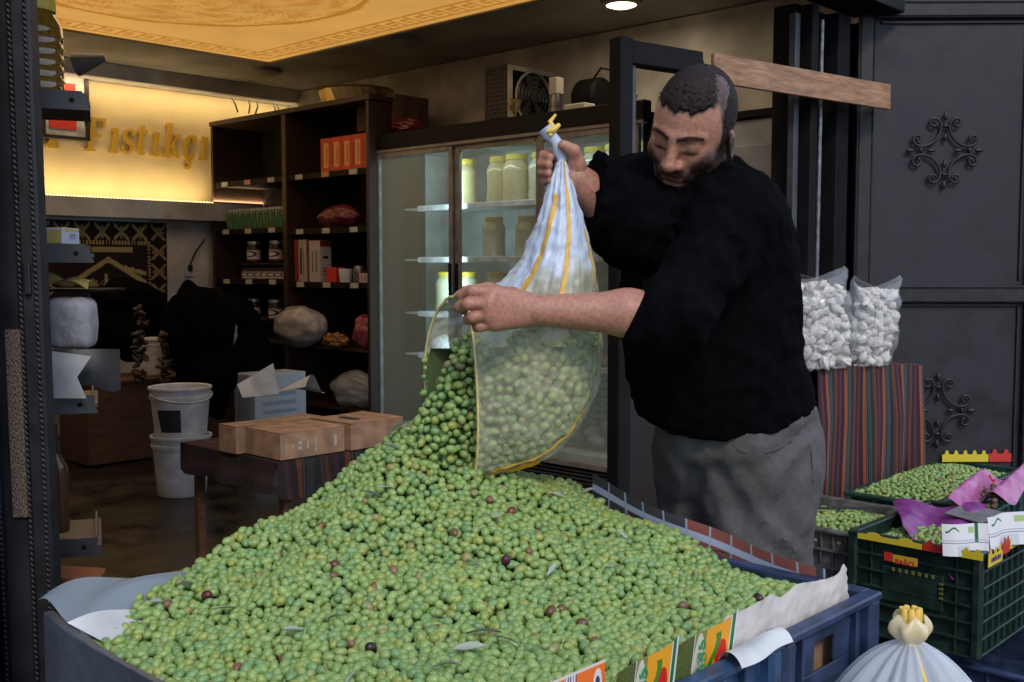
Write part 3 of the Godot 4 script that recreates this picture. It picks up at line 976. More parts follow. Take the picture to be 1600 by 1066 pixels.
func fridge() -> void:
	# local: x = v, z = -(u - 0.12)
	var t := room("display_fridge", "wide display fridge with three sliding glass doors and black header", "fridge", 0.12, 0, 0)
	var white := worn("fridge_white", lin(0.52, 0.58, 0.58), 0.5, M.soft, null, 0, 1.0)
	var g := G.new()
	g.box(Vector3(0.66, 1.05, 0), Vector3(0.04, 1.98, 2.2), 0.003)
	part("back_wall", g, white, t)
	for s in [-1.0, 1.0]:
		g = G.new()
		g.box(Vector3(0.37, 1.05, s * 1.1), Vector3(0.66, 2.0, 0.05), 0.003)
		part("end_wall", g, white if s < 0 else M.dark_frame, t)
	g = G.new()
	g.box(Vector3(0.36, 0.12, 0), Vector3(0.64, 0.07, 2.14), 0.003)
	part("floor_panel", g, white, t)
	g = G.new()
	g.box(Vector3(0.36, 2.03, 0), Vector3(0.66, 0.05, 2.14), 0.003)
	part("roof_panel", g, white, t)
	g = G.new()
	g.box(Vector3(0.005, 2.05, 0), Vector3(0.07, 0.115, 2.27), 0.006)
	part("header", g, M.dark_frame, t)
	g = G.new()
	g.box(Vector3(0.02, 0.035, 0), Vector3(0.05, 0.12, 2.25), 0.006)
	var pl := part("plinth", g, M.dark_frame, t)
	for k in 4:
		g = G.new()
		g.box(Vector3(-0.008, 0.0 + k * 0.022, 0), Vector3(0.008, 0.008, 2.1), 0.001)
		part("vent_slat", g, M.grey_metal, pl)
	g = G.new()
	g.box(Vector3(-0.012, 1.992, 0), Vector3(0.04, 0.022, 2.26), 0.003)
	part("top_track", g, M.aluminium, t)
	var edges := [-1.1, -0.343, 0.377, 1.099]
	for k in 3:
		var z0: float = edges[k]
		var z1: float = edges[k + 1]
		var xo: float = -0.012 if k != 1 else 0.008
		var fr := Node3D.new()
		fr.name = "door"; t.add_child(fr, true)
		g = G.new()
		for e in [[z0 + 0.021, 0.042], [z1 - 0.019, 0.034]]:
			g.box(Vector3(xo, 1.035, e[0]), Vector3(0.03, 1.89, e[1]), 0.004)
		for y in [1.965, 0.105]:
			g.box(Vector3(xo, y, (z0 + z1) / 2), Vector3(0.028, 0.034, z1 - z0 - 0.08), 0.003)
		part("frame", g, M.aluminium, fr)
		g = G.new()
		g.box(Vector3(xo, 1.035, (z0 + z1) / 2), Vector3(0.006, 1.82, z1 - z0 - 0.078), 0.0)
		part("glass", g, M.pane, fr)
		g = G.new()
		g.box(Vector3(xo - 0.02, 1.0, z0 + 0.021 if k > 0 else z1 - 0.019), Vector3(0.014, 0.5, 0.02), 0.004)
		part("handle", g, M.dark_frame, fr)
	# lit tube inside the left end
	var lm := mat("fridge_tube_glow", Color(0.85, 1, 1), 0.5)
	lm.emission_enabled = true; lm.emission = Color(0.84, 0.95, 0.97); lm.emission_energy_multiplier = 0.045
	g = G.new()
	g.tube([Vector3(0.05, 0.2, -0.40), Vector3(0.05, 1.9, -0.40)], 0.010, 10)
	part("lamp_tube", g, lm, t)
	var al4 := AreaLight3D.new()
	al4.name = "fridge_tube_light"; al4.area_size = Vector2(0.03, 1.7)
	al4.light_color = Color(0.80, 0.96, 1.0); al4.light_energy = 0.65
	al4.area_range = 6.0; al4.area_attenuation = 2.0; al4.shadow_enabled = true
	t.add_child(al4, true)
	al4.transform = Transform3D(Basis(), Vector3(0.055, 1.05, -0.414)).looking_at(Vector3(0.5, 1.05, -1.0), Vector3.UP)
	g = G.new()
	g.tube([Vector3(0.04, 1.985, -1.0), Vector3(0.04, 1.985, 1.0)], 0.012, 10)
	part("lamp_tube", g, lm, t)
	var al3 := AreaLight3D.new()
	al3.name = "fridge_top_light"; al3.area_size = Vector2(1.95, 0.03)
	al3.light_color = Color(0.86, 0.96, 1.0); al3.light_energy = 0.26
	al3.area_range = 6.0; al3.area_attenuation = 2.0; al3.shadow_enabled = true
	t.add_child(al3, true)
	al3.transform = Transform3D(Basis(), Vector3(0.04, 1.970, 0)).looking_at(Vector3(0.40, 1.0, 0), Vector3.UP)
	for y in [1.625, 1.285, 0.925, 0.645]:
		g = G.new()
		g.box(Vector3(0.39, y - 0.01, 0.02), Vector3(0.48, 0.012, 2.05), 0.002)
		var sh := part("shelf", g, white, t)
		g = G.new()
		g.box(Vector3(0.14, y - 0.01, 0.1), Vector3(0.02, 0.036, 1.9), 0.003)
		part("edge_strip", g, M.white_plastic, sh)
	g = G.new()
	for k in 8:
		for j in 14:
			g.box(Vector3(0.636, 0.26 + k * 0.05, 0.3 + j * 0.055), Vector3(0.006, 0.008, 0.03), 0.001)
	part("vent_slot", g, M.grey_metal, t)
	# jars
	var jn := noise(81, 1.0, FastNoiseLite.TYPE_CELLULAR)
	var fill := printed("pickle_fill", paint(128, 128, func(x, y):
		var s: float = jn.get_noise_2d(x * 60.0, y * 42.0)
		var q := Color(0.78, 0.78, 0.66).lerp(Color(0.42, 0.45, 0.36), clampf(s + 0.65, 0, 1))
		return q), 0.12)
	fill.clearcoat_enabled = true; fill.clearcoat = 0.6; fill.clearcoat_roughness = 0.05
	var amber := printed("amber_fill", paint(128, 128, func(x, y):
		var s: float = jn.get_noise_2d(x * 30.0 + 9.0, y * 30.0)
		return Color(0.74, 0.68, 0.50).lerp(Color(0.50, 0.44, 0.30), clampf(s + 0.6, 0, 1))), 0.12)
	var proto: Node3D = null
	# u, y, v, scale, height factor, colour: shelf by shelf
	var rows := [
		["top shelf of the fridge", 1.625, 0.27, 1.18, [[0.66, 1], [0.36, 1], [0.19, 1], [0.0, 0], [-0.17, 0], [-0.42, 0], [-0.6, 0], [-0.78, 0]]],
		["second fridge shelf", 1.285, 0.24, 1.0, [[0.36, 0], [0.1, 0], [-0.2, 0], [-0.52, 0], [-0.69, 0], [-0.86, 0]]],
		["third fridge shelf", 0.925, 0.24, 1.05, [[0.80, 0], [0.63, 0], [0.33, 0], [0.15, 0], [-0.02, 0], [-0.24, 0]]]]
	for r in rows:
		var k := 0
		for s in r[4]:
			var label := "%s jar with yellow lid, %s from left on the %s" % ["amber" if s[1] else "pale", ORD[k], r[0]]
			var b := room("pickle_jar", label, "jar", s[0], r[1], r[2] + 0.03 * (k % 2), "big jars in the fridge")
			var sc: float = r[3]
			if proto == null:
				g = G.new()
				g.lathe([Vector2(0, 0.0), Vector2(0.066, 0.0), Vector2(0.075, 0.012), Vector2(0.075, 0.05), Vector2(0.073, 0.055), Vector2(0.073, 0.16), Vector2(0.076, 0.165), Vector2(0.075, 0.19), Vector2(0.056, 0.222), Vector2(0.054, 0.232)], 22)
				M.jar_mesh = g.mesh()
				g = G.new()
				g.lathe([Vector2(0.058, 0.226), Vector2(0.06, 0.23), Vector2(0.06, 0.252), Vector2(0.056, 0.257), Vector2(0.0, 0.257)], 22)
				M.jar_lid = g.mesh()
				proto = b
			same("glass", M.jar_mesh, amber if s[1] else fill, b)
			same("lid", M.jar_lid, M.yellow_lid, b)
			b.scale = Vector3(sc, sc, sc)
			k += 1
	# tubs of white cheese behind the lowest glass, and a round dish
	g = G.new()
	for k in 26:
		g.ball(Vector3(rng.randf_range(-0.1, 0.16), 0.03 + rng.randf() * 0.09, rng.randf_range(-0.3, 0.3)), Vector3(0.04, 0.032, 0.045), 6, 9)
	var heap := single("cheese_pile", g, worn("cheese", lin(0.5, 0.52, 0.52), 0.5, M.soft, null, 0, 4.0), "pile of white lumps on the fridge floor behind the right door", "food", "", R(-0.45, 0.16, 0.27), TURN)
	heap.set_meta("kind", "stuff")
	g = G.new()
	g.ball(Vector3.ZERO, Vector3(0.1, 0.08, 0.13), 10, 16)
	single("white_dish", g, M.white_plastic, "rounded white bundle on the fridge's lowest shelf at the left", "bundle", "", R(0.78, 0.7, 0.22), TURN)
	g = G.new()
	for k in 5:
		g.ball(Vector3(0, 0.03, -0.12 + k * 0.06), Vector3(0.05, 0.035, 0.035), 6, 9)
	single("cheese_row", g, M.cheese, "row of white cheeses on the fridge shelf beside the door leaf", "cheese", "", R(-0.62, 0.65, 0.26), TURN)
	# small round bottles seen right of the sack: third row
	for k in 3:
		g = G.new()
		g.lathe([Vector2(0, 0), Vector2(0.07, 0), Vector2(0.074, 0.01), Vector2(0.07, 0.1), Vector2(0.04, 0.13), Vector2(0, 0.13)], 16)
		single("round_tub", g, fill, "%s from the left of three round pale tubs on the third fridge shelf" % ORD[k], "tub", "round tubs in the fridge", R(-0.5 - k * 0.17, 0.925, 0.26), TURN)
	# on top: condensing unit, bottle and trophy
	t = room("cooling_unit", "white cooling unit with round black fan on top of the fridge", "cooling unit", 0.25, 2.11, 0.25)
	g = G.new()
	g.box(Vector3(0.0, 0.19, -0.1), Vector3(0.006, 0.38, 0.2), 0.001)
	part("side_plate", g, M.dark_wood, t)
	g = G.new()
	for a in 7:
		for b in 13:
			g.box(Vector3(-0.006, 0.03 + b * 0.027, -0.185 + a * 0.028 + 0.007 * (b % 2)), Vector3(0.008, 0.013, 0.012), 0.002)
	part("vent_hole", g, M.grey_metal, t)
	g = G.new()
	for e in [[0.02, 0.19, 0.04, 0.38], [0.43, 0.19, 0.03, 0.38]]:
		g.box(Vector3(e[0], e[1], 0.0), Vector3(e[2], e[3], 0.02), 0.003)
	for y in [0.365, 0.015]:
		g.box(Vector3(0.228, y, 0.0), Vector3(0.372, 0.03, 0.018), 0.003)
	var ringp := []
	for k in 49:
		ringp.append(Vector3(0.23 + 0.165 * cos(TAU * k / 48.0), 0.19 + 0.165 * sin(TAU * k / 48.0), 0.012))
	g.tube(ringp, 0.008, 6, false)
	part("fan_frame", g, M.plaster, t)
	g = G.new()
	g.box(Vector3(0.23, 0.19, -0.1), Vector3(0.36, 0.34, 0.16), 0.004)
	part("coil_block", g, M.dark_frame, t)
	for k in 5:
		g = G.new()
		var b2 := Basis(Vector3.BACK, TAU * k / 5.0)
		g.sheet(4, 3, func(a, b): return Vector3(0.23, 0.19, 0.005) + b2 * Vector3((b - 0.5) * (0.05 + 0.06 * a), 0.03 + a * 0.115, 0.012 * (b - 0.5) * 2.0))
		part("fan_blade", g, M.grey_metal, t)
	g = G.new()
	g.lathe([Vector2(0.0, 0.03), Vector2(0.03, 0.025), Vector2(0.035, 0.0)], 14, Vector3(0.23, 0.19, 0.0), Basis(Vector3.RIGHT, PI / 2))
	part("hub", g, M.grey_metal, t)
	g = G.new()
	for k in 5:
		var rr := 0.04 + k * 0.03
		var pth := []
		for j in 33: pth.append(Vector3(0.23 + rr * cos(TAU * j / 32.0), 0.19 + rr * sin(TAU * j / 32.0), 0.03))
		g.tube(pth, 0.0025, 5, false)
	part("guard", g, M.bare_steel, t)
	t = room("compressor", "round black compressor with copper pipe beside the fan on the fridge", "compressor", -0.3, 2.11, 0.42)
	g = G.new()
	g.lathe([Vector2(0, -0.1), Vector2(0.10, -0.09), Vector2(0.115, -0.07), Vector2(0.115, 0.07), Vector2(0.10, 0.09), Vector2(0, 0.1)], 24, Vector3(0, 0.13, 0), Basis(Vector3.RIGHT, PI / 2))
	part("shell", g, M.dark_frame, t)
	g = G.new()
	g.tube([Vector3(0, 0.24, 0), Vector3(0.0, 0.3, 0.06), Vector3(0, 0.26, 0.2), Vector3(0, 0.12, 0.28), Vector3(0, 0.03, 0.24)], 0.007, 6)
	g.tube([Vector3(-0.05, 0.04, 0.2), Vector3(-0.05, 0.11, 0.28), Vector3(-0.05, 0.1, 0.36), Vector3(-0.05, 0.02, 0.33)], 0.01, 6)
	part("pipe", g, M.black_rubber, t)
	t = room("water_bottle", "small clear bottle with pale cap standing before the fan", "bottle", -0.2, 2.11, 0.2)
	g = G.new()
	g.lathe([Vector2(0, 0), Vector2(0.034, 0.0), Vector2(0.036, 0.03), Vector2(0.033, 0.06), Vector2(0.036, 0.1), Vector2(0.03, 0.135)], 14)
	part("glass", g, M.bare_steel, t)
	g = G.new()
	g.box(Vector3(0, 0.185, 0), Vector3(0.066, 0.1, 0.066), 0.006)
	part("cap", g, M.plaster, t)
	t = room("gold_trophy", "small gold trophy in front of the fan on the fridge", "trophy", 0.14, 2.11, 0.2)
	g = G.new()
	g.lathe([Vector2(0, 0), Vector2(0.04, 0.0), Vector2(0.04, 0.02), Vector2(0.012, 0.03), Vector2(0.012, 0.06), Vector2(0.035, 0.1), Vector2(0.042, 0.14), Vector2(0.036, 0.145), Vector2(0, 0.12)], 16)
	part("cup", g, M.gold_tin, t)
	g = G.new()
	g.box(Vector3(0, 0.03, 0), Vector3(0.1, 0.06, 0.16), 0.006)
	single("white_wad", g, M.plaster, "pale folded cloth right of the small bottle on the fridge", "cloth", "", R(-0.38, 2.11, 0.2), TURN)

func freezer() -> void:
	# upright white cabinet on the side wall, nearest the street
	var t := room("white_freezer", "upright white freezer at the side wall behind the man's head", "freezer", -1.38, 0, 0.47)
	var enamel := worn("blue_white_enamel", lin(0.66, 0.70, 0.80), 0.3, M.soft, null, 0, 0.8)
	var g := G.new()
	g.box(Vector3(0.115, 1.02, 0), Vector3(0.23, 2.0, 0.62), 0.012)
	part("body", g, enamel, t)
	g = G.new()
	g.box(Vector3(0.11, 2.045, 0), Vector3(0.25, 0.045, 0.64), 0.006)
	part("top_trim", g, M.dark_frame, t)
	g = G.new()
	g.box(Vector3(-0.012, 0.98, 0), Vector3(0.02, 1.8, 0.56), 0.006)
	var dr := part("door", g, enamel, t)
	g = G.new()
	g.box(Vector3(-0.035, 1.1, -0.22), Vector3(0.02, 0.4, 0.025), 0.006)
	part("handle", g, M.aluminium, dr)

func bucket(label: String, at: Vector3, sc: float, handle := true) -> Node3D:
	var t := thing("plastic_bucket", label, "bucket", at, 0.0, "white plastic buckets")
	var g := G.new()
	g.lathe([Vector2(0.0, 0.0), Vector2(0.122, 0.0), Vector2(0.128, 0.006), Vector2(0.152, 0.265), Vector2(0.160, 0.268), Vector2(0.162, 0.285), Vector2(0.155, 0.288), Vector2(0.158, 0.318), Vector2(0.166, 0.32), Vector2(0.166, 0.332), Vector2(0.158, 0.334), Vector2(0.15, 0.33), Vector2(0.12, 0.012), Vector2(0.0, 0.01)], 40)
	part("shell", g, M.white_plastic, t)
	if handle:
		g = G.new()
		var path := []
		for k in 21:
			var an := PI * k / 20.0
			path.append(Vector3(0.162 * cos(an), 0.3 - 0.04 * sin(an), 0.165 * sin(an) + 0.01))
		g.tube(path, 0.004, 6)
		part("handle", g, M.white_plastic, t)
	t.scale = Vector3(sc, sc, sc)
	return t

func low_furniture() -> void:
	var g: G
	var t: Node3D
	t = room("low_chest", "low brown wooden chest behind the white buckets", "chest", 1.9, 0, -1.15)
	g = G.new()
	g.box(Vector3(0, 0.255, -0.2), Vector3(1.16, 0.49, 0.4), 0.004)
	part("body", g, M.chest_wood, t)
	g = G.new()
	g.box(Vector3(0, 0.512, -0.2), Vector3(1.2, 0.022, 0.44), 0.003)
	part("top", g, M.chest_wood, t)
	var p0 := R(0.8, 0.0, -1.72)
	bucket("white plastic bucket on the floor, carrying another one stacked in it", p0, 0.98, false)
	var b := bucket("upper white plastic bucket stacked in the one on the floor, with wire handle", p0 + Vector3(0, 0.255, 0), 1.0)
	b.rotation.y = 0.6
	g = G.new()
	var sb := G.new()
	sb.sheet(8, 3, func(a, c): return Vector3(sin((a - 0.5) * 0.8 + 5.6) * (0.139 + 0.024 * c + 0.001), 0.1 + c * 0.12, cos((a - 0.5) * 0.8 + 5.6) * (0.139 + 0.012 * c + 0.002)))
	part("dark_sticker", sb, M.dark_print, b)
	b = bucket("smaller white bucket on the low chest between the dried pepper strings", R(2.05, 0.525, -1.2), 0.72, false)
	b = bucket("white bucket half hidden behind the black jacket", R(2.0, 0.525, -0.86), 0.7, false)
	# black jackets thrown over chairs
	var body := func(r: Vector3, sd: int, amp: float) -> G:
		return blob(r, amp, 8.0, sd, false, 36, 44)
	g = G.new()
	g.add(body.call(Vector3(0.22, 0.3, 0.2), 401, 0.22))
	g.add(body.call(Vector3(0.18, 0.26, 0.18), 402, 0.3), Transform3D(Basis(), Vector3(0.03, -0.28, 0.02)))
	single("black_jacket", g, M.black_cloth, "black jacket hung in a tall heap behind the buckets", "jacket", "", R(1.6, 0.82, -1.14), TURN)
	g = G.new()
	g.add(body.call(Vector3(0.26, 0.16, 0.2), 403, 0.35))
	g.add(body.call(Vector3(0.3, 0.2, 0.2), 404, 0.3), Transform3D(Basis(), Vector3(-0.1, -0.18, 0.0)))
	single("dark_coat", g, M.black_cloth, "dark coat lying in front of the patterned rug", "coat", "", R(2.5, 0.98, -1.15), TURN)
	g = G.new()
	for k in 2:
		g.add(body.call(Vector3(0.2, 0.2, 0.2), 405 + k, 0.3), Transform3D(Basis(), Vector3(0.0, 0.2 * k, -0.1 * k)))
	single("black_sacks", g, M.black_cloth, "black sacks piled in the shade left of the wooden cabinet", "sacks", "", R(1.95, 0.62, -0.62), TURN)
	# chair with dark metal frame
	t = room("metal_chair", "dark chair frame standing between the jacket and the cabinet", "chair", 2.2, 0.5, -0.55)
	g = G.new()
	g.tube([Vector3(-0.25, 0.45, 0.1), Vector3(-0.1, 0.36, 0.1), Vector3(0.1, 0.35, 0.1), Vector3(0.14, 0.0, 0.1)], 0.014, 6)
	g.tube([Vector3(0.0, 0.36, 0.1), Vector3(0.0, 0.0, 0.1)], 0.014, 6)
	part("frame", g, M.grey_metal, t)
	g = G.new()
	g.box(Vector3(0.05, 0.36, -0.05), Vector3(0.4, 0.03, 0.3), 0.006)
	part("seat", g, M.dark_frame, t)
	g = blob(Vector3(0.1, 0.16, 0.1), 0.35, 8.0, 410, true)
	single("clear_bundle", g, M.thin_film, "clear plastic bundle hanging beside the black jacket", "bag", "", R(1.9, 0.75, -0.8), TURN)
	# dried pepper strings
	for k in 2:
		g = G.new()
		var base := R(1.62, 0.52, -1.52 if k == 0 else -1.36)
		for j in 46:
			var q := Vector3(rng.randf_range(-0.03, 0.03), rng.randf_range(0.0, 0.46 if k == 0 else 0.3), rng.randf_range(-0.03, 0.03))
			var bs := Basis.from_euler(Vector3(rng.randf() * 6, rng.randf() * 6, rng.randf() * 6))
			var pep := G.new()
			pep.ball(Vector3.ZERO, Vector3(0.018, 0.032, 0.012), 6, 8)
			g.add(pep, Transform3D(bs, q))
		single("pepper_string", g, worn("dried_pepper", lin(0.06, 0.03, 0.018), 0.5, M.grime, null, 0, 9.0), ["string of dried peppers hanging left of the small white bucket", "shorter string of dried peppers right of the small white bucket"][k], "dried peppers", "dried pepper strings", base, 0.0)
	# white printed box
	var wp := printed("white_box_print", paint(96, 96, func(x, y):
		var q := Color(0.66, 0.70, 0.76)
		if y > 0.2 and y < 0.75 and x > 0.15 and x < 0.8 and fposmod(y * 9.0, 1.0) < 0.45: q = Color(0.52, 0.58, 0.68)
		return q), 0.6)
	t = room("white_box", "white printed box standing behind the cardboard boxes", "box", 1.5, 0.0, -0.62)
	g = G.new()
	g.box(Vector3(0, 0.265, -0.1), Vector3(0.4, 0.53, 0.24), 0.003)
	part("carton", g, wp, t)
	# the small table with striped cloth and three cardboard boxes
	t = room("low_table", "low wooden table covered with a dark striped cloth, boxes on it", "table", -0.85, 0, -2.12)
	for e in [[-0.27, 0.3], [0.36, 0.3], [-0.27, -0.3], [0.36, -0.3]]:
		g = G.new()
		g.box(Vector3(e[0], 0.25, e[1]), Vector3(0.035, 0.5, 0.035), 0.003)
		part("leg", g, M.chest_wood, t)
	g = G.new()
	g.box(Vector3(0.045, 0.5, 0), Vector3(0.7, 0.022, 0.68), 0.003)
	part("top", g, M.dark_wood, t)
	g = G.new()
	g.sheet(40, 8, func(a, c): return Vector3(-0.33 + a * 0.76, 0.519 - maxf(0, c - 0.5) * 0.26 * (1.0 + 0.1 * sin(a * 9.0)), 0.02 + minf(c, 0.5) * 0.64 + maxf(0, c - 0.5) * 0.03 * (1.0 + sin(a * 26.0))), false, 3.4, 1.0)
	g.sheet(12, 16, func(a, c): return Vector3(-0.332 - a * 0.02 * (1.0 + sin(c * 17.0)), 0.518 - a * 0.11, 0.34 - c * 0.68), false, 0.3, 1.0)
	g.sheet(4, 2, func(a, c): return Vector3(-0.33 + a * 0.76, 0.517, -0.34 + c * 0.36), false, 3.4, 1.0)
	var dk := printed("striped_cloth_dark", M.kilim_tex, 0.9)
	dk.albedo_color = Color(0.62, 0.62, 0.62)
	part("cloth", g, dk, t)
	var boxes := [["nearest cardboard box on the striped table, with white printed marks", -1.06, -2.285, 0.29, 0.095, 0.25, 0.0], ["cardboard box at the right end of the striped table", -1.07, -1.99, 0.27, 0.10, 0.25, 0.03], ["flat cardboard box at the left rear of the striped table", -0.89, -2.27, 0.40, 0.10, 0.12, 0.02]]
	for e in boxes:
		b = room("cardboard_box", e[0], "box", e[1], 0.523, e[2], "cardboard boxes on the table")
		b.rotation.y += e[6]
		var w: float = e[3]
		var h: float = e[4]
		var l: float = e[5]
		g = G.new()
		g.box(Vector3(0, h / 2, 0), Vector3(w, h, l), 0.002)
		part("carton", g, M.cardboard, b)
		for s in [-1.0, 1.0]:
			g = G.new()
			g.box(Vector3(s * w * 0.252, h + 0.002, 0), Vector3(w * 0.49, 0.003, l * 0.996), 0.0005, Basis(Vector3.BACK, s * 0.02))
			part("flap", g, M.cardboard, b)
		g = G.new()
		if e == boxes[0]:
			for q in [[-0.09, 0.048, 0.008, 0.008], [-0.06, 0.056, 0.014, 0.011], [-0.06, 0.037, 0.016, 0.012], [-0.025, 0.046, 0.006, 0.03], [0.01, 0.046, 0.004, 0.06], [-0.12, 0.046, 0.002, 0.07], [0.1, 0.05, 0.012, 0.04]]:
				g = G.new()
				g.box(Vector3(q[0], q[1], l / 2 + 0.001), Vector3(q[2], q[3], 0.001), 0.0)
				part("white_mark", g, M.tag_paper, b)
		elif e == boxes[1]:
			g.box(Vector3(-0.04, h + 0.006, 0.0), Vector3(0.03, 0.001, l * 0.4), 0.0)
			part("tape", g, M.dark_print, b)
	g = G.new()
	g.sheet(8, 6, func(a, c): return Vector3(a * 0.2, 0.05 + 0.05 * sin(a * 5.0) * c + c * 0.03, c * 0.16))
	single("loose_paper", g, M.white_paper, "loose white paper sheet behind the cardboard boxes", "paper", "", R(-0.42, 0.62, -1.95), TURN + 0.5)
	g = G.new()
	g.sheet(8, 6, func(a, c): return Vector3(a * 0.22, 0.16 * c * (0.4 + a * 0.6), -0.05 * c))
	single("torn_paper", g, M.white_paper, "torn white paper leaning on the white printed box", "paper", "", R(0.3, 0.56, -1.65), TURN)

func left_rack() -> void:
	# grey steel rack just inside the left gate
	var t := thing("steel_rack", "grey steel rack with lipped trays just inside the left gate", "rack", Vector3(-1.0, 0, -2.56), 0.37)
	var g: G
	for e in [[1.615, 0.31], [1.255, 0.31], [0.893, 0.305], [0.545, 0.3]]:
		g = G.new()
		var y: float = e[0]
		g.box(Vector3(-0.3, y - 0.005, -0.16), Vector3(0.6, 0.01, 0.3), 0.001)
		g.prism(PackedVector2Array([Vector2(-0.6, y + 0.022), Vector2(-0.017, y + 0.022), Vector2(0.0, y - 0.022), Vector2(-0.6, y - 0.022)]), 0.012, Vector3(0, 0, -0.012))
		g.box(Vector3(-0.012, y, -0.165), Vector3(0.006, 0.04, 0.3), 0.001)
		var tr := part("tray", g, M.grey_metal, t)
		g = G.new()
		g.ball(Vector3(-0.04, y, 0.001), Vector3(0.006, 0.006, 0.002), 5, 8)
		part("bolt_hole", g, M.dark_frame, tr)
	for x in [-0.5, -0.14]:
		g = G.new()
		g.box(Vector3(x, 0.85, -0.3), Vector3(0.03, 1.7, 0.02), 0.002)
		part("upright", g, M.dark_frame, t)
	# big jar with yellow lid on the top tray
	t = thing("olive_jar", "big ribbed glass jar with yellow lid on the rack's top tray", "jar", Vector3(-1.172, 1.626, -2.64), 0.0)
	g = G.new()
	var pr := [Vector2(0, 0), Vector2(0.066, 0.0), Vector2(0.072, 0.012)]
	for k in 6:
		var y := 0.02 + k * 0.026
		pr.append_array([Vector2(0.074, y), Vector2(0.076, y + 0.004), Vector2(0.074, y + 0.008), Vector2(0.073, y + 0.018)])
	pr.append_array([Vector2(0.072, 0.18), Vector2(0.056, 0.208), Vector2(0.054, 0.22)])
	g.lathe(pr, 32)
	var jg := mat("jar_glass", Color(0.95, 1.0, 0.95), 0.04)
	jg.refraction_enabled = true; jg.refraction_scale = 0.045; jg.albedo_color.a = 0.08
	jg.transparency = BaseMaterial3D.TRANSPARENCY_ALPHA
	var jn := noise(91, 1.0, FastNoiseLite.TYPE_CELLULAR)
	var fill := printed("olive_fill", paint(96, 96, func(x, y):
		var s: float = jn.get_noise_2d(x * 40.0, y * 36.0)
		return Color(0.56, 0.42, 0.16).lerp(Color(0.2, 0.13, 0.04), clampf(s + 0.75, 0, 1))), 0.1)
	fill.clearcoat_enabled = true; fill.clearcoat = 0.8; fill.clearcoat_roughness = 0.04
	part("glass", g, fill, t)
	g = G.new()
	g.lathe([Vector2(0.058, 0.215), Vector2(0.06, 0.22), Vector2(0.06, 0.245), Vector2(0.055, 0.25), Vector2(0.0, 0.25)], 24)
	part("lid", g, M.yellow_lid, t)
	# printed white box and cellophane on the second tray
	var bp := printed("small_box_print", paint(96, 48, func(x, y):
		var q := Color(0.75, 0.76, 0.82)
		if x > 0.78 and y > 0.1: q = Color(0.75, 0.68, 0.42)
		if y > 0.4 and y < 0.8 and x > 0.3 and x < 0.7 and fposmod(x * 12.0 + y, 1.0) < 0.5: q = Color(0.35, 0.3, 0.5)
		return q), 0.5)
	g = G.new()
	g.box(Vector3(0, 0.02, 0), Vector3(0.16, 0.04, 0.1), 0.002)
	single("small_box", g, bp, "small white printed box on the rack's second tray", "box", "", Vector3(-1.15, 1.277, -2.60), 0.0)
	g = G.new()
	g.sheet(14, 8, func(a, c): return Vector3(a * 0.13, 0.010 * sin(a * 7.0 + c * 3.0) - 0.02 * a + 0.006 * sin(c * 11.0), c * 0.05 - 0.02 * a))
	var ce := worn("yellow_cellophane", lin(0.42, 0.32, 0.1), 0.2, M.soft, null, 0, 3.0)
	single("cellophane", g, ce, "crumpled yellow cellophane under the rack's second tray", "wrapper", "", Vector3(-1.16, 1.2, -2.62), 0.0)
	g = G.new()
	g.box(Vector3(0, 0.005, 0), Vector3(0.2, 0.006, 0.2), 0.001)
	single("tray_card", g, M.dark_frame, "dark tray liner that carries the yellow cellophane", "tray", "", Vector3(-1.12, 1.16, -2.72), 0.0)
	# pale bag and its cardboard tray
	g = G.new()
	var pn := noise(501, 14.0, FastNoiseLite.TYPE_CELLULAR, 1)
	g.ball(Vector3.ZERO, Vector3.ONE, 24, 32, Basis(), func(d):
		var e: Vector3 = d / Vector3(0.055, 0.066, 0.055)
		var s: float = pow(pow(absf(e.x), 5) + pow(absf(e.y), 5) + pow(absf(e.z), 5), -0.2)
		return s * (1.0 + 0.08 * pn.get_noise_3dv(d * s * 2.0)))
	single("pale_bag", g, worn("pale_film", lin(0.55, 0.53, 0.56), 0.35, M.soft, M.fine, 0.15, 4.0), "pale plastic bag packed square on the rack above the grey sheet", "bag", "", Vector3(-1.085, 1.085, -2.63), 0.1)
	g = G.new()
	g.sheet(10, 6, func(a, c): return Vector3(-1.13 + a * 0.185, 1.025 - c * 0.095 - 0.01 * sin(a * 9.0) * c, -2.56 + 0.03 * sin(c * 3.0) * (1.0 - a) + 0.012 * sin(a * 6.0)))
	single("grey_sheet", g, M.grey_metal, "grey crumpled plastic sheet draped over the rack's third level", "sheet", "", Vector3.ZERO, 0.0)
	g = G.new()
	g.prism(PackedVector2Array([Vector2(-0.06, 0.0), Vector2(0.04, 0.0), Vector2(0.02, 0.05), Vector2(0.055, 0.1), Vector2(-0.06, 0.115)]), 0.002)
	single("white_card", g, M.white_paper, "torn white card sticking out over the rack's third tray", "card", "", Vector3(-1.05, 0.912, -2.515), 0.0)
	# bottle and orange box on the lower trays
	t = thing("oil_bottle", "dark amber bottle with silver neck on the rack's lower tray", "bottle", Vector3(-1.14, 0.565, -2.62), 0.0)
	g = G.new()
	g.lathe([Vector2(0, 0), Vector2(0.034, 0.0), Vector2(0.036, 0.01), Vector2(0.036, 0.16), Vector2(0.014, 0.2), Vector2(0.014, 0.21)], 18)
	part("glass", g, mat("amber_glass", lin(0.07, 0.03, 0.012), 0.1), t)
	g = G.new()
	g.lathe([Vector2(0.016, 0.19), Vector2(0.0155, 0.21), Vector2(0.014, 0.27), Vector2(0.0, 0.27)], 14)
	part("cap", g, M.dark_glass, t)
	g = G.new()
	g.box(Vector3(0, 0.08, 0), Vector3(0.12, 0.18, 0.1), 0.003, Basis(Vector3.BACK, -0.12))
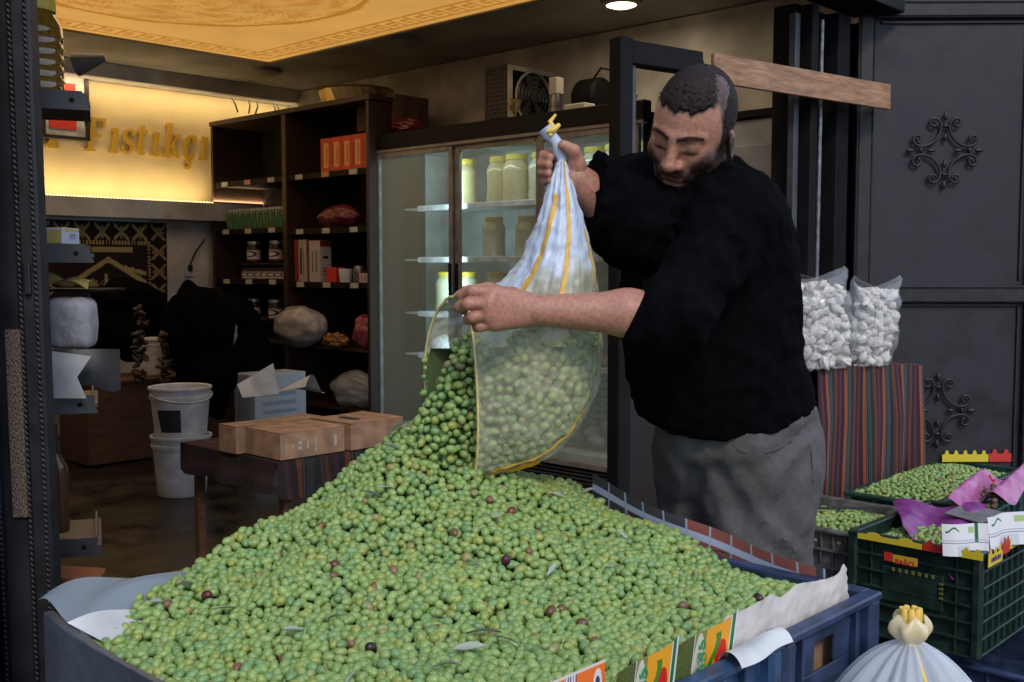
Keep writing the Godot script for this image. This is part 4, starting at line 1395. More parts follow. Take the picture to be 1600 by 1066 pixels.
	single("orange_box", g, worn("orange_card", lin(0.3, 0.09, 0.025), 0.7, M.soft, M.fine, 0.03, 3.0), "orange brown box under the rack near the crate corner", "box", "", Vector3(-1.02, 0.35, -2.42), 0.2)

# ---------------------------------------------------------------- crates, produce, sack
func crate_wall(w: float, h: float, ribs: int, rows: int, slot: bool, plate: bool) -> G:
	# a wall in x, y with its outside towards +z
	var g := G.new()
	if slot:
		var sw := 0.062
		var y0 := h - 0.066
		g.box(Vector3(0, (y0 - 0.012) / 2, -0.006), Vector3(w - 0.01, y0 - 0.012, 0.005), 0.001)
		g.box(Vector3(0, h - 0.018, -0.0055), Vector3(w - 0.01, 0.034, 0.005), 0.001)
		for s in [-1.0, 1.0]:
			g.box(Vector3(s * (w / 4 + sw / 4), y0 + 0.011, -0.0065), Vector3(w / 2 - sw / 2, 0.044, 0.005), 0.001)
	else:
		g.box(Vector3(0, h / 2, -0.006), Vector3(w - 0.01, h - 0.004, 0.005), 0.001)
	for k in rows + 1:
		var y := 0.006 + (h - 0.012) * k / rows
		if slot and k == rows - 1: continue
		g.box(Vector3(0, y, 0.003), Vector3(w, 0.008, 0.016), 0.0015)
	for k in ribs + 1:
		var x := -w / 2 + 0.004 + (w - 0.008) * k / ribs
		if (slot or plate) and absf(x) < w * 0.24: continue
		g.box(Vector3(x, h / 2, 0.0015), Vector3(0.006, h - 0.002, 0.011), 0.0015)
	if plate:
		g.box(Vector3(0, h * 0.56, 0.004), Vector3(w * 0.5, h * 0.34, 0.012), 0.002)
	return g
func crate(label: String, sx: float, sy: float, sz: float, m: Material, at: Vector3, turn: float, ribs := 7, rows := 5, slots := true, plate := false, group := "") -> Node3D:
	var t := thing("plastic_crate", label, "crate", at, turn, group)
	for k in 4:
		var along: float = sx if k % 2 == 0 else sz
		var off: float = (sz if k % 2 == 0 else sx) / 2 - 0.012
		var g := crate_wall(along - 0.03, sy, maxi(3, int(ribs * along / sx)), rows, slots, plate and k == 3)
		var o := part("side_wall", g, m, t)
		o.transform = Transform3D(Basis(Vector3.UP, k * PI / 2), Basis(Vector3.UP, k * PI / 2) * Vector3(0, 0, off))
	for s in [[-1, -1], [1, -1], [1, 1], [-1, 1]]:
		var g := G.new()
		g.box(Vector3(s[0] * (sx / 2 - 0.012), sy / 2, s[1] * (sz / 2 - 0.012)), Vector3(0.03, sy - 0.002, 0.03), 0.01)
		part("corner_post", g, m, t)
	var r := G.new()
	for s in [-1.0, 1.0]:
		r.box(Vector3(0, sy, s * (sz / 2 - 0.008)), Vector3(sx + 0.008, 0.013, 0.026), 0.003)
		r.box(Vector3(s * (sx / 2 - 0.008), sy + 0.001, 0), Vector3(0.026, 0.013, sz - 0.03), 0.003)
	part("rim", r, m, t)
	r = G.new()
	r.box(Vector3(0, 0.008, 0), Vector3(sx - 0.03, 0.01, sz - 0.03), 0.002)
	part("bottom", r, m, t)
	return t

func olive_mesh(nu := 9, nv := 12) -> ArrayMesh:
	var g := G.new()
	g.ball(Vector3.ZERO, Vector3(0.0070, 0.0086, 0.0070), nu, nv, Basis(), func(d): return 1.0 + 0.05 * pow(maxf(0, d.y), 6) + 0.02 * pow(maxf(0, -d.y), 4))
	return g.mesh()
func olive_tone() -> Color:
	var k := rng.randf()
	var q := Color(0.245, 0.385, 0.115).lerp(Color(0.325, 0.44, 0.145), rng.randf())
	if k < 0.13: q = Color(0.205, 0.36, 0.14)
	elif k < 0.24: q = Color(0.35, 0.41, 0.10)
	elif k < 0.253: q = Color(0.33, 0.28, 0.12)
	elif k < 0.258: q = Color(0.22, 0.11, 0.06)
	return q * (0.91 + 0.2 * rng.randf())
func turned(lay: Vector3) -> Basis:
	var a := Vector3(rng.randfn(), rng.randfn(), rng.randfn())
	a = (a - lay * a.dot(lay) * 0.55).normalized()
	var x := a.cross(Vector3(0.3, 0.2, 0.9)).normalized()
	return Basis(x, a, x.cross(a))
# darts thrown into a region: a point is kept where no other stands nearer than its own size
func pack(shoot: Callable, darts: int, gap: float, grid := {}) -> Array:
	var out := []
	var c := gap
	for k in darts:
		var q: Vector3 = shoot.call(k)
		if q.x > 1e8: continue
		var i := Vector3i((q / c).floor())
		var ok := true
		for a in range(-1, 2):
			for b in range(-1, 2):
				for d in range(-1, 2):
					var key := Vector3i(i.x + a, i.y + b, i.z + d)
					if grid.has(key):
						for o in grid[key]:
							if o.distance_squared_to(q) < gap * gap:
								ok = false
								break
					if not ok: break
				if not ok: break
			if not ok: break
		if ok:
			out.append(q)
			if not grid.has(i): grid[i] = []
			grid[i].append(q)
	return out
func olives_as_one(called: String, pts: Array, label: String, size: float) -> void:
	var mm := MultiMesh.new()
	mm.transform_format = MultiMesh.TRANSFORM_3D
	mm.use_colors = true
	mm.mesh = M.olive_mesh
	mm.instance_count = pts.size()
	for k in pts.size():
		var s := size * rng.randf_range(0.84, 1.12)
		mm.set_instance_transform(k, Transform3D(turned(Vector3.UP) * Basis.from_scale(Vector3(s, s * rng.randf_range(0.92, 1.18), s)), pts[k]))
		mm.set_instance_color(k, olive_tone())
	var o := MultiMeshInstance3D.new()
	o.multimesh = mm; o.material_override = M.olive
	o.name = numbered(called)
	add_child(o)
	tag(o, label, "olives", "", "stuff")
func leaf(label: String, at: Vector3, b: Basis, s: float, m: Material) -> void:
	var g := G.new()
	g.sheet(8, 4, func(a, c): return b * (Vector3((c - 0.5) * 0.010 * sin(PI * clampf(a, 0.02, 0.98)) * 1.25, 0.002 * absf(c - 0.5) * 2.0 + 0.003 * sin(a * PI), (a - 0.5) * 0.045) * s))
	single("olive_leaf", g, m, label, "leaf", "olive leaves on the heap", at)

func right_side() -> void:
	var g: G
	var t: Node3D
	# stand with striped cloth
	t = thing("cloth_stand", "stand covered with a colourful striped cloth beside the gate", "table", Vector3(1.395, 0, -4.285), 0.3)
	g = G.new()
	g.box(Vector3(0.02, 0.4, -0.005), Vector3(0.44, 0.79, 0.12), 0.01)
	part("frame", g, M.dark_wood, t)
	g = G.new()
	g.sheet(60, 24, func(a, c):
		var y: float = 0.825 - c * 0.62
		var drop: float = clampf(c * 3.0, 0, 1)
		return Vector3(-0.225 + a * 0.49 + c * 0.03 * (a - 0.4) + c * 0.008 * sin(a * 19.0), y + 0.012 * sin(a * 3.0), 0.06 + drop * (0.014 + (0.006 + 0.008 * c) * sin(a * 27.0 + c) + 0.010 * sin(a * 11.0 + c * 2.0))), false, 5.6, 2.4)
	g.sheet(60, 4, func(a, c): return Vector3(-0.225 + a * 0.49, 0.823 + 0.012 * sin(a * 3.0) + 0.004 * sin(c * 3.0), -0.08 + c * 0.14), false, 5.6, 0.5)
	g.sheet(10, 20, func(a, c): return Vector3(0.265 + 0.016 * sin(c * 2.0 + a * 9.0) * c, 0.825 - c * 0.6, 0.06 - a * 0.14), false, 2.0, 2.4)
	part("cloth", g, M.kilim, t)
	# clear bags packed with white lumps
	var lump := worn("white_lump", lin(0.86, 0.84, 0.81), 0.7, M.soft, M.fine, 0.1, 8.0)
	lump.subsurf_scatter_enabled = true; lump.subsurf_scatter_strength = 0.15
	var lg := G.new()
	var ln := noise(601, 1.6)
	lg.ball(Vector3.ZERO, Vector3(0.029, 0.015, 0.022), 9, 12, Basis(), func(d): return 1.0 + 0.65 * ln.get_noise_3dv(d))
	var lm := lg.mesh()
	var film := clear("bag_film", Color(0.95, 0.96, 0.97), 0.11, 0.24)
	var bags := [[Vector3(1.215, 0.828, -4.195), 0.122, 0.068, 0.375, "left", 0.03], [Vector3(1.435, 0.832, -4.265), 0.095, 0.062, 0.335, "right", -0.02]]
	for e in bags:
		var at: Vector3 = e[0]
		var hw: float = e[1]
		var hd: float = e[2]
		var hh: float = e[3]
		var nn := noise(611 + int(hw * 1000), 9.0)
		g = G.new()
		g.sheet(40, 30, func(a, c):
			var an: float = a * TAU
			var taper: float = 1.0 - 0.25 * pow(1.0 - c, 6) + 0.1 * sin(c * 3.0)
			var flat: float = 1.0 - 0.55 * clampf((c - 0.72) / 0.28, 0, 1)
			if c > 0.999: flat = 0.02
			var s2: float = 1.0 / pow(pow(absf(cos(an)), 3.5) + pow(absf(sin(an)), 3.5), 1.0 / 3.5)
			var q := Vector3(cos(an) * hw * s2 * taper * (1.0 if c < 0.9 else 1.05), c * hh + 0.025 * c * sin(an * 2.0 + 1.0), sin(an) * hd * s2 * taper * flat)
			q.x += e[5] * (c - 0.3) * -1.6
			return q + Vector3(q.x, 0, q.z) * 0.3 * nn.get_noise_3dv(q + Vector3(at.x, 0, 0)), true)
		single("clear_bag", g, film, "%s of the two clear bags of white lumps on the striped stand" % e[4], "bag", "", at, 0.3)
		var pts := pack(func(_k): return Vector3(rng.randf_range(-hw + 0.026, hw - 0.026), rng.randf_range(0.018, hh * 0.86), rng.randf_range(-hd * 0.2, hd - 0.022)), 6000, 0.0295)
		for q in pts:
			var yy: float = q.y / hh
			var o := MeshInstance3D.new()
			o.mesh = lm; o.material_override = lump; o.name = numbered("white_lump"); add_child(o)
			var bs := Basis.from_euler(Vector3(rng.randf() * 6, rng.randf() * 6, rng.randf() * 6)).scaled(Vector3.ONE * rng.randf_range(0.85, 1.15))
			o.transform = Transform3D(bs, at + Basis(Vector3.UP, 0.3) * Vector3(q.x * (0.86 if yy < 0.15 else 1.0) + e[5] * (yy - 0.3) * -1.6, q.y, q.z))
			tag(o, "white rounded lump packed inside the %s clear bag on the striped stand" % e[4], "white lump", "white lumps in the %s bag" % e[4])
	# crates of olives, right
	var green := worn("green_crate", lin(0.016, 0.045, 0.034), 0.42, M.grime, null, 0, 2.5)
	var teal := worn("teal_crate", lin(0.016, 0.08, 0.066), 0.42, M.grime, null, 0, 2.5)
	var grey := worn("grey_crate", lin(0.19, 0.18, 0.18), 0.5, M.grime, null, 0, 2.5)
	var navy: Material = M.navy
	# local x = v, z = -u
	t = crate("dark green crate of olives with yellow label and raised side plate", 0.60, 0.31, 0.40, green, R(-3.135, 0.092, -1.235), TURN, 11, 6, false, true)
	g = G.new()
	g.box(Vector3(-0.302, 0.255, -0.02), Vector3(0.003, 0.024, 0.075), 0.0005)
	var lb := part("yellow_label", g, mat("label_yellow", lin(0.55, 0.33, 0.03), 0.5), t)
	var tx := letters("BAĞCI", 0.020, 0.001, false, 0.0, true)
	var tl := part("label_lettering", tx, M.red_print, lb)
	tl.transform = Transform3D(Basis(Vector3.UP, -PI / 2), Vector3(-0.3045, 0.248, -0.02))
	g = G.new()
	g.box(Vector3(-0.302, 0.257, -0.072), Vector3(0.003, 0.026, 0.026), 0.0005)
	part("red_square", g, M.red_print, lb)
	g = G.new()
	for k in 7: g.box(Vector3(-0.3035, 0.222, -0.055 + k * 0.02), Vector3(0.004, 0.012, 0.009), 0.001)
	for k in 4: g.box(Vector3(-0.3035, 0.205 - k * 0.014, 0.09), Vector3(0.004, 0.006, 0.012), 0.001)
	part("raised_mark", g, mat("mark_green", lin(0.12, 0.13, 0.03), 0.5), t)
	t = crate("teal green crate heaped with olives behind the grey crate", 0.93, 0.30, 0.33, teal, R(-2.785, 0.085, -0.465), TURN, 13, 5, false)
	t = crate("grey plastic crate of olives beside the man's leg", 0.48, 0.36, 0.42, grey, R(-2.715, 0.0, -1.18), TURN, 11, 6, false)
	t = crate("navy blue crate lying low under the green crate at the lower right", 0.62, 0.17, 0.42, navy, R(-3.28, -0.115, -1.18), TURN, 9, 3, false)
	t = crate("dark crate carrying the teal crate", 0.9, 0.185, 0.31, green, R(-2.785, -0.11, -0.465), TURN, 11, 5, false)
	t = crate("dark crate carrying the grey crate", 0.46, 0.105, 0.40, navy, R(-2.715, -0.115, -1.18), TURN, 9, 3, false)
	# their olives
	var mound := func(u0: float, u1: float, v0: float, v1: float, y0: float, up: float, n: int, called: String, label: String):
		var pts := pack(func(_k):
			var a := rng.randf(); var b := rng.randf()
			var h: float = y0 + up * (1.0 - pow(absf(a - 0.5) * 2.0, 2.5)) * (1.0 - pow(absf(b - 0.5) * 2.0, 2.5)) - rng.randf() * 0.014
			return R(lerpf(u0, u1, a), h, lerpf(v0, v1, b)), n * 2, 0.0155)
		olives_as_one(called, pts, label, 1.18)
		var q := G.new()
		q.sheet(10, 10, func(a, b): return R(lerpf(u0, u1, a), y0 - 0.022 + up * (1.0 - pow(absf(a - 0.5) * 2.0, 2.5)) * (1.0 - pow(absf(b - 0.5) * 2.0, 2.5)), lerpf(v0, v1, b)))
		single("olive_bed", q, M.olive_bed, "lower layer of " + label.trim_prefix("heap of "), "olives").set_meta("kind", "stuff")
	mound.call(-2.935, -2.635, -0.915, -0.12, 0.385, 0.05, 20000, "crate_olives", "heap of small green olives in the teal crate")
	mound.call(-2.91, -2.52, -1.40, -0.955, 0.325, 0.035, 14000, "crate_olives", "heap of small green olives in the grey crate")
	mound.call(-3.31, -2.96, -1.50, -0.96, 0.365, 0.025, 10000, "crate_olives", "heap of green olives in the dark green crate")
	# grey lining of the grey crate, dark strip, purple sheets
	g = G.new()
	g.sheet(16, 4, func(a, c): return R(-2.515 + 0.015 * c * sin(a * 8.0), 0.33 + c * 0.085, -1.415 + a * 0.47))
	single("grey_lining", g, M.board_grey, "grey lining card standing along the back of the grey crate", "card")
	g = G.new()
	g.bar(R(-2.62, 0.372, -1.20), R(-2.83, 0.372, -0.99), 0.02, 0.006)
	single("dark_strip", g, M.dark_print, "dark plastic strip lying on the olives in the grey crate", "strip")
	var purple := worn("purple_film", lin(0.27, 0.045, 0.27), 0.35, M.soft, M.fine, 0.1, 4.0)
	purple.backlight_enabled = true; purple.backlight = Color(0.3, 0.1, 0.3)
	var pn := noise(631, 9.0, FastNoiseLite.TYPE_CELLULAR, 2)
	pn.cellular_return_type = FastNoiseLite.RETURN_DISTANCE
	var hung := func(tl: Vector3, tr: Vector3, bl: Vector3, br: Vector3, amp: float) -> G:
		var q := G.new()
		q.sheet(36, 24, func(a, c):
			var p: Vector3 = tl.lerp(tr, a).lerp(bl.lerp(br, a), c)
			return p + Vector3(0, 0.6, 0.8) * amp * (pn.get_noise_3dv(p) + 0.5) + Vector3(0, 1, 0) * amp * sin(a * 9.0 + c * 2.0) * 0.6)
		return q
	single("purple_sheet", hung.call(Vector3(1.30, 0.425, -3.60), Vector3(1.60, 0.42, -3.55), Vector3(1.23, 0.40, -3.30), Vector3(1.28, 0.33, -3.04), 0.022), purple, "purple plastic sheet hanging between the teal and dark green crates", "plastic sheet")
	single("pink_sheet", hung.call(Vector3(1.66, 0.455, -3.82), Vector3(1.98, 0.475, -3.98), Vector3(1.46, 0.43, -3.52), Vector3(1.72, 0.44, -3.6), 0.05), worn("pink_sheet_film", lin(0.5, 0.13, 0.36), 0.35, M.soft, M.fine, 0.1, 4.0), "brighter pink purple sheet crumpled over the teal crate's right part", "plastic sheet")
	# yellow and red scalloped carton edging, white cartons
	var yel := mat("edging_yellow", lin(0.62, 0.48, 0.03), 0.5)
	var scallop := func(called: String, label: String, a: Vector3, b: Vector3, h: float, n: int, m: Material):
		var d := b - a
		var pl := PackedVector2Array([Vector2(0, 0), Vector2(d.length(), 0)])
		for k in range(n - 1, -1, -1):
			var x0: float = d.length() * k / n
			var w: float = d.length() / n
			pl.append_array([Vector2(x0 + w, h * 0.62), Vector2(x0 + w * 0.72, h * 0.66), Vector2(x0 + w * 0.66, h * 0.9), Vector2(x0 + w * 0.5, h), Vector2(x0 + w * 0.34, h * 0.9), Vector2(x0 + w * 0.28, h * 0.66), Vector2(x0, h * 0.62)])
		var q := G.new()
		q.prism(pl, 0.002)
		single(called, q, m, label, "carton edging", "scalloped carton edging", a, atan2(-d.z, d.x))
	scallop.call("carton_edging", "yellow scalloped edging along the dark green crate's left side", R(-2.97, 0.392, -1.548), R(-3.17, 0.392, -1.548), 0.026, 2, yel)
	scallop.call("carton_edging", "red scalloped edging in the middle of the dark green crate's side", R(-3.173, 0.392, -1.549), R(-3.25, 0.392, -1.549), 0.034, 2, M.red_print)
	scallop.call("carton_edging", "yellow scalloped edging at the dark green crate's front corner", R(-3.252, 0.392, -1.55), R(-3.345, 0.392, -1.549), 0.032, 3, yel)
	scallop.call("carton_edging", "yellow edging with purple lettering on the crate's right face", R(-3.352, 0.37, -1.53), R(-3.352, 0.37, -1.42), 0.05, 3, yel)
	var dl := letters("EMİSTER", 0.018, 0.001, false, 0.0, true)
	var dlo := single("edging_lettering", dl, mat("purple_print", lin(0.12, 0.03, 0.25), 0.5), "purple printed letters on the yellow edging of the crate", "lettering", "", R(-3.356, 0.388, -1.475), TURN)
	scallop.call("carton_edging", "red edging right of the purple lettering", R(-3.352, 0.385, -1.418), R(-3.352, 0.385, -1.36), 0.05, 2, M.red_print)
	scallop.call("carton_edging", "yellow edging at the far right of the dark green crate", R(-3.352, 0.39, -1.358), R(-3.352, 0.39, -1.16), 0.05, 4, yel)
	scallop.call("carton_edging", "yellow scalloped edging behind the olives of the teal crate", R(-2.66, 0.40, -0.12), R(-2.80, 0.40, 0.02), 0.05, 5, yel)
	scallop.call("carton_edging", "red scalloped edging behind the pink sheet", R(-2.802, 0.40, 0.022), R(-2.87, 0.40, 0.09), 0.055, 2, M.red_print)
	scallop.call("carton_edging", "small red scallop under the pink sheet at the right", R(-3.0, 0.42, -0.72), R(-3.05, 0.42, -0.62), 0.05, 2, M.red_print)
	var fc := printed("food_carton", paint(128, 96, func(x, y):
		var q := Color(0.84, 0.84, 0.86)
		if y < 0.3 and y > 0.08 and x > 0.06 and x < 0.34 and absf(y - 0.19 - 0.07 * sin(x * 20.0)) < 0.03: q = Color(0.05, 0.4, 0.2)
		if x > 0.72 and x < 0.8 and y < 0.6: q = Color(0.05, 0.36, 0.18)
		if x > 0.56 and x < 0.7 and y > 0.1 and y < 0.3: q = Color(0.62, 0.72, 0.5)
		if absf(y - 0.52) < 0.012 or absf(y - 0.6) < 0.012: q = Color(0.5, 0.55, 0.62)
		if y > 0.66 and x > 0.3 and x < 0.6: q = Color(0.74, 0.77, 0.82)
		return q), 0.45)
	g = G.new()
	g.sheet(10, 8, func(a, c): return Vector3(a * 0.135, 0.09 - c * 0.09, 0.008 * sin(a * 6.0) + 0.015 * c))
	single("white_carton", g, fc, "white and green food carton standing in the front corner of the dark green crate", "carton", "", Vector3(1.238, 0.395, -3.03), 0.0)
	g = G.new()
	g.sheet(10, 8, func(a, c): return Vector3(a * 0.23, 0.10 - c * 0.095, 0.01 * sin(a * 9.0 + 1.0) + 0.015 * c))
	single("white_carton", g, fc, "longer white carton with green print along the crate's right edge", "carton", "", Vector3(1.375, 0.398, -3.06), 0.5)
	g = G.new()
	g.box(Vector3(0, 0, 0), Vector3(0.2, 0.005, 0.12), 0.001, Basis(Vector3.RIGHT, 0.12))
	single("grey_card", g, worn("grey_card_face", lin(0.2, 0.19, 0.2), 0.7, M.soft, null, 0, 3.0), "grey card lying behind the white cartons in the crate", "card", "", R(-3.14, 0.415, -1.06), TURN)
	# olive leaves mixed with dark fruit at the far right
	g = G.new()
	for k in 40:
		g.ball(Vector3(rng.randf_range(-0.14, 0.14), rng.randf() * 0.03, rng.randf_range(-0.07, 0.07)), Vector3(0.013, 0.011, 0.012), 5, 7)
	single("dark_fruit", g, mat("dark_fruit_skin", lin(0.09, 0.05, 0.035), 0.5), "small heap of dark dried fruit under the pink sheet", "fruit", "", R(-3.08, 0.41, -0.78), TURN).set_meta("kind", "stuff")
	# tied clear bag in front, lower right
	t = thing("tied_bag", "clear plastic bag tied at the neck in the lower right corner", "bag", Vector3(0.553, 0.0, -1.45), 0.0)
	g = G.new()
	var bn := noise(621, 14.0)
	g.sheet(72, 26, func(a, c):
		var an: float = a * TAU
		var r: float = 0.012 + 0.122 * pow(c, 0.85)
		var y: float = 0.703 - 0.075 * c - 0.085 * c * c
		var fold: float = 1.0 + (0.05 + 0.12 * (1.0 - c)) * sin(an * 17.0 + 2.0 * sin(an * 3.0)) * 0.5 + 0.05 * sin(an * 7.0)
		return Vector3(cos(an) * r * fold, y + 0.006 * sin(an * 17.0 + 2.0 * sin(an * 3.0)) * c, sin(an) * r * fold), true)
	g.sheet(36, 10, func(a, c):
		var an: float = a * TAU
		return Vector3(cos(an) * (0.137 + 0.02 * sin(c * 3.0)), 0.543 - c * 0.25, sin(an) * (0.137 + 0.02 * sin(c * 3.0))), true)
	var tied := clear("tied_film", Color(0.85, 0.87, 0.9), 0.42, 0.25)
	part("film", g, tied, t)
	g = G.new()
	g.sheet(40, 10, func(a, c):
		var an: float = a * TAU
		var r: float = 0.012 + 0.014 * sin(c * 2.6) * (1.0 + 0.35 * sin(an * 6.0 + c * 2.0))
		return Vector3(cos(an) * r, 0.70 + c * 0.038 + 0.005 * sin(an * 5.0) * c, sin(an) * r), true)
	var tf := clear("neck_film", Color(0.9, 0.84, 0.68), 0.75, 0.3)
	part("neck", g, tf, t)
	g = G.new()
	for k in 7:
		var an := TAU * k / 7.0
		g.tube([Vector3(cos(an) * 0.005, 0.72, sin(an) * 0.005), Vector3(cos(an) * 0.011, 0.737, sin(an) * 0.011), Vector3(cos(an) * 0.012, 0.75, sin(an) * 0.008)], [0.006, 0.007, 0.004], 7)
	part("yellow_tie", g, mat("tie_yellow", lin(0.75, 0.50, 0.10), 0.5), t)
	g = G.new()
	g.tube([Vector3(0.002, 0.70, 0.013), Vector3(-0.002, 0.65, 0.085), Vector3(-0.006, 0.6, 0.12)], [0.002, 0.003, 0.003], 5)
	part("seam", g, M.tie_yellow, t)
	g = G.new()
	g.ball(Vector3(0, 0.44, 0), Vector3(0.125, 0.15, 0.125), 12, 18)
	part("contents", g, M.white_paper, t)
	t = crate("blue crate under the tied clear bag", 0.4, 0.3, 0.3, navy, Vector3(0.553, -0.01, -1.45), TURN, 8, 5, true)

const HEAP_TOP := Vector2(-2.99, -3.30)
func heap_y(u: float, w: float) -> float:
	var r := Vector2(u, w).distance_to(HEAP_TOP)
	return maxf(0.728 - 0.25 * maxf(0.0, w + 3.16) - 0.22 * maxf(0.0, -3.77 - w), 0.877 - 0.30 * sqrt(r * r + 0.003) + 0.075 * exp(-Vector2(u + 2.985, w + 3.362).length_squared() / 0.0170) + 0.012 * sin(u * 23.0 + w * 9.0) * sin(w * 19.0 - u * 5.0))

func big_heap() -> void:
	var g: G
	# crates that carry the heap, in two layers
	var names := ["navy crate with hand slot at the right corner of the big heap", "blue crate with hand slot in front under the printed cartons", "blue crate at the back left under the heap", "navy crate at the back right under the heap"]
	var spec := [[-3.55, -3.20, 0.285, M.navy], [-3.55, -3.555, 0.40, M.blue], [-3.14, -3.555, 0.40, M.blue], [-3.14, -3.20, 0.27, M.navy]]
	for k in 4:
		crate(names[k], spec[k][2], 0.30, 0.40 if k > 1 else 0.345, spec[k][3], R(spec[k][0], 0.415, spec[k][1]), TURN, 6, 6, true, false, "blue crates under the big heap")
		crate("lower " + names[k].replace("hand slot", "slot"), spec[k][2], 0.29, 0.40 if k > 1 else 0.345, spec[k][3], R(spec[k][0], 0.105, spec[k][1]), TURN, 6, 6, true, false, "blue crates under the big heap")
		crate("lowest " + names[k].replace("hand slot", "slot"), spec[k][2], 0.21, 0.40 if k > 1 else 0.345, spec[k][3], R(spec[k][0], -0.117, spec[k][1]), TURN, 6, 4, true, false, "blue crates under the big heap")
	# card seen through the hand slots
	g = G.new()
	g.sheet(2, 2, func(a, c): return R(-3.68, 0.45 + c * 0.25, -3.98 + a * 0.9))
	single("card_lining", g, M.cardboard, "plain cardboard lining behind the hand slots of the blue crates", "card")
	# olives: three hundred of the nearest as single things, the rest as one
	g = G.new()
	g.sheet(40, 40, func(a, c):
		var u: float = lerpf(-3.685, -2.87, a); var w: float = lerpf(-3.945, -3.07, c)
		return R(u, heap_y(u, w) - 0.028, w))
	single("olive_bed", g, M.olive_bed, "lower layer of olives inside the big heap", "olives").set_meta("kind", "stuff")
	var grid := {}
	var gap := 0.0137
	var shoot := func(depth: float) -> Callable:
		return func(_k):
			var u := rng.randf_range(-3.675, -2.875); var w := rng.randf_range(-3.955, -3.072)
			return R(u, heap_y(u, w) - rng.randf() * depth, w)
	var pts := pack(shoot.call(0.008), 75000, gap, grid)
	pts.append_array(pack(shoot.call(0.020), 80000, gap * 0.97, grid))
	# the run of olives that slides out of the sack
	var run := [Vector3(-0.082, 1.06, -1.88), Vector3(-0.095, 1.0, -1.875), Vector3(-0.105, 0.95, -1.88), Vector3(-0.125, 0.90, -1.89), Vector3(-0.15, 0.845, -1.91), Vector3(-0.165, 0.79, -1.93)]
	var rad := [0.028, 0.044, 0.058, 0.072, 0.092, 0.12]
	pts.append_array(pack(func(_k):
		var f := rng.randf() * 5.0
		var i := mini(int(f), 4)
		var c: Vector3 = run[i].lerp(run[i + 1], f - i)
		var r: float = lerpf(rad[i], rad[i + 1], f - i)
		var d := Vector3(rng.randfn(), rng.randfn() * 0.6, rng.randfn()).normalized()
		var q := c + d * (r - rng.randf() * 0.02) * Vector3(0.92, 1, 0.85)
		# not past the near lip of the sack, nor under the heap
		var rq := q - OO
		if q.y < heap_y(rq.dot(UU), rq.dot(VV)) - 0.010: return Vector3(1e9, 0, 0)
		for j in 5:
			var ab: Vector3 = run[j + 1] - run[j]
			var t := clampf((q - run[j]).dot(ab) / ab.length_squared(), 0, 1)
			if (q - run[j] - ab * t).length() < lerpf(rad[j], rad[j + 1], t) * 0.82 - 0.012: return Vector3(1e9, 0, 0)
		return q if q.x < -0.062 + 0.1 * (1.05 - q.y) else Vector3(1e9, 0, 0), 80000, gap * 0.97, grid))
	g = G.new()
	g.tube(run, [0.012, 0.026, 0.040, 0.054, 0.072, 0.09], 16, true, 0.8, Vector3.BACK)
	single("olive_bed", g, M.olive_bed, "lower layer of the olives sliding out of the sack", "olives").set_meta("kind", "stuff")
	var near := pts.duplicate()
	var eye := Vector3(0, 1.22, 0)
	var vis := func(q: Vector3) -> bool:
		var d := q - eye
		var z := -d.z
		return absf(d.x / z) < 0.475 and (d.y / z) > -0.395
	near = near.filter(vis)
	near.sort_custom(func(a, b): return a.distance_squared_to(eye) < b.distance_squared_to(eye))
	near = near.slice(0, 296)
	var is_near := {}
	var tones := []
	for k in 14:
		var m := StandardMaterial3D.new()
		m.resource_name = "olive_skin_%d" % k
		m.albedo_texture = M.olive_tex
		m.albedo_color = olive_tone().linear_to_srgb()
		m.roughness = 0.42
		m.clearcoat_enabled = true; m.clearcoat = 0.07; m.clearcoat_roughness = 0.3
		tones.append(m)
	var fine_mesh := olive_mesh(12, 16)
	for q in near:
		is_near[q] = true
		var o := MeshInstance3D.new()
		o.mesh = fine_mesh; o.material_override = tones[rng.randi() % 14]
		o.name = numbered("olive"); add_child(o)
		var s := rng.randf_range(0.9, 1.1)
		o.transform = Transform3D(turned(Vector3.UP) * Basis.from_scale(Vector3(s, s * rng.randf_range(0.92, 1.18), s)), q)
		tag(o, "green olive at the near foot of the big heap, close to the camera", "olive", "green olives at the near foot of the heap")
	var rest := pts.filter(func(q): return not is_near.has(q))
	# a few ripe ones replace green ones
	var ripe := [[796, 872, "purple olive alone in the middle of the big heap", Color(0.07, 0.015, 0.045)], [868, 953, "brown olive right of the middle, left one of a brown pair", Color(0.17, 0.07, 0.03)], [876, 950, "brown olive right of the middle, right one of a brown pair", Color(0.18, 0.085, 0.035)], [904, 970, "smaller brown olive just below the brown pair", Color(0.15, 0.06, 0.03)], [588, 1008, "dark purple olive low in the left half of the heap", Color(0.03, 0.01, 0.02)], [526, 878, "red brown olive on the left slope of the heap", Color(0.16, 0.04, 0.03)], [316, 932, "dark red olive near the plastic sheet at the left", Color(0.12, 0.02, 0.02)], [1180, 930, "dark olive near the white card flap", Color(0.05, 0.015, 0.02)], [802, 797, "reddish olive near the top right of the heap", Color(0.2, 0.06, 0.04)], [618, 890, "pale brown olive left of the heap's middle", Color(0.26, 0.17, 0.09)]]
	for e in ripe:
		var x: float = (e[0] - 800.0) / 1667.0
		var y: float = (533.0 - e[1]) / 1667.0
		var dir := Vector3(x, y * 0.99767 - 0.06823, -(0.99767 + y * 0.06823))
		var best := -1
		var bd := 1e9
		for k in rest.size():
			var d: Vector3 = rest[k] - eye
			var off: float = (d - dir * (d.dot(dir) / dir.length_squared())).length()
			if off < 0.009 and d.length() < bd: bd = d.length(); best = k
		if best < 0: continue
		var q: Vector3 = rest[best]
		rest.remove_at(best)
		var m := StandardMaterial3D.new()
		m.resource_name = "ripe_olive_skin"
		m.albedo_color = e[3].linear_to_srgb(); m.roughness = 0.3
		m.albedo_texture = M.olive_tex
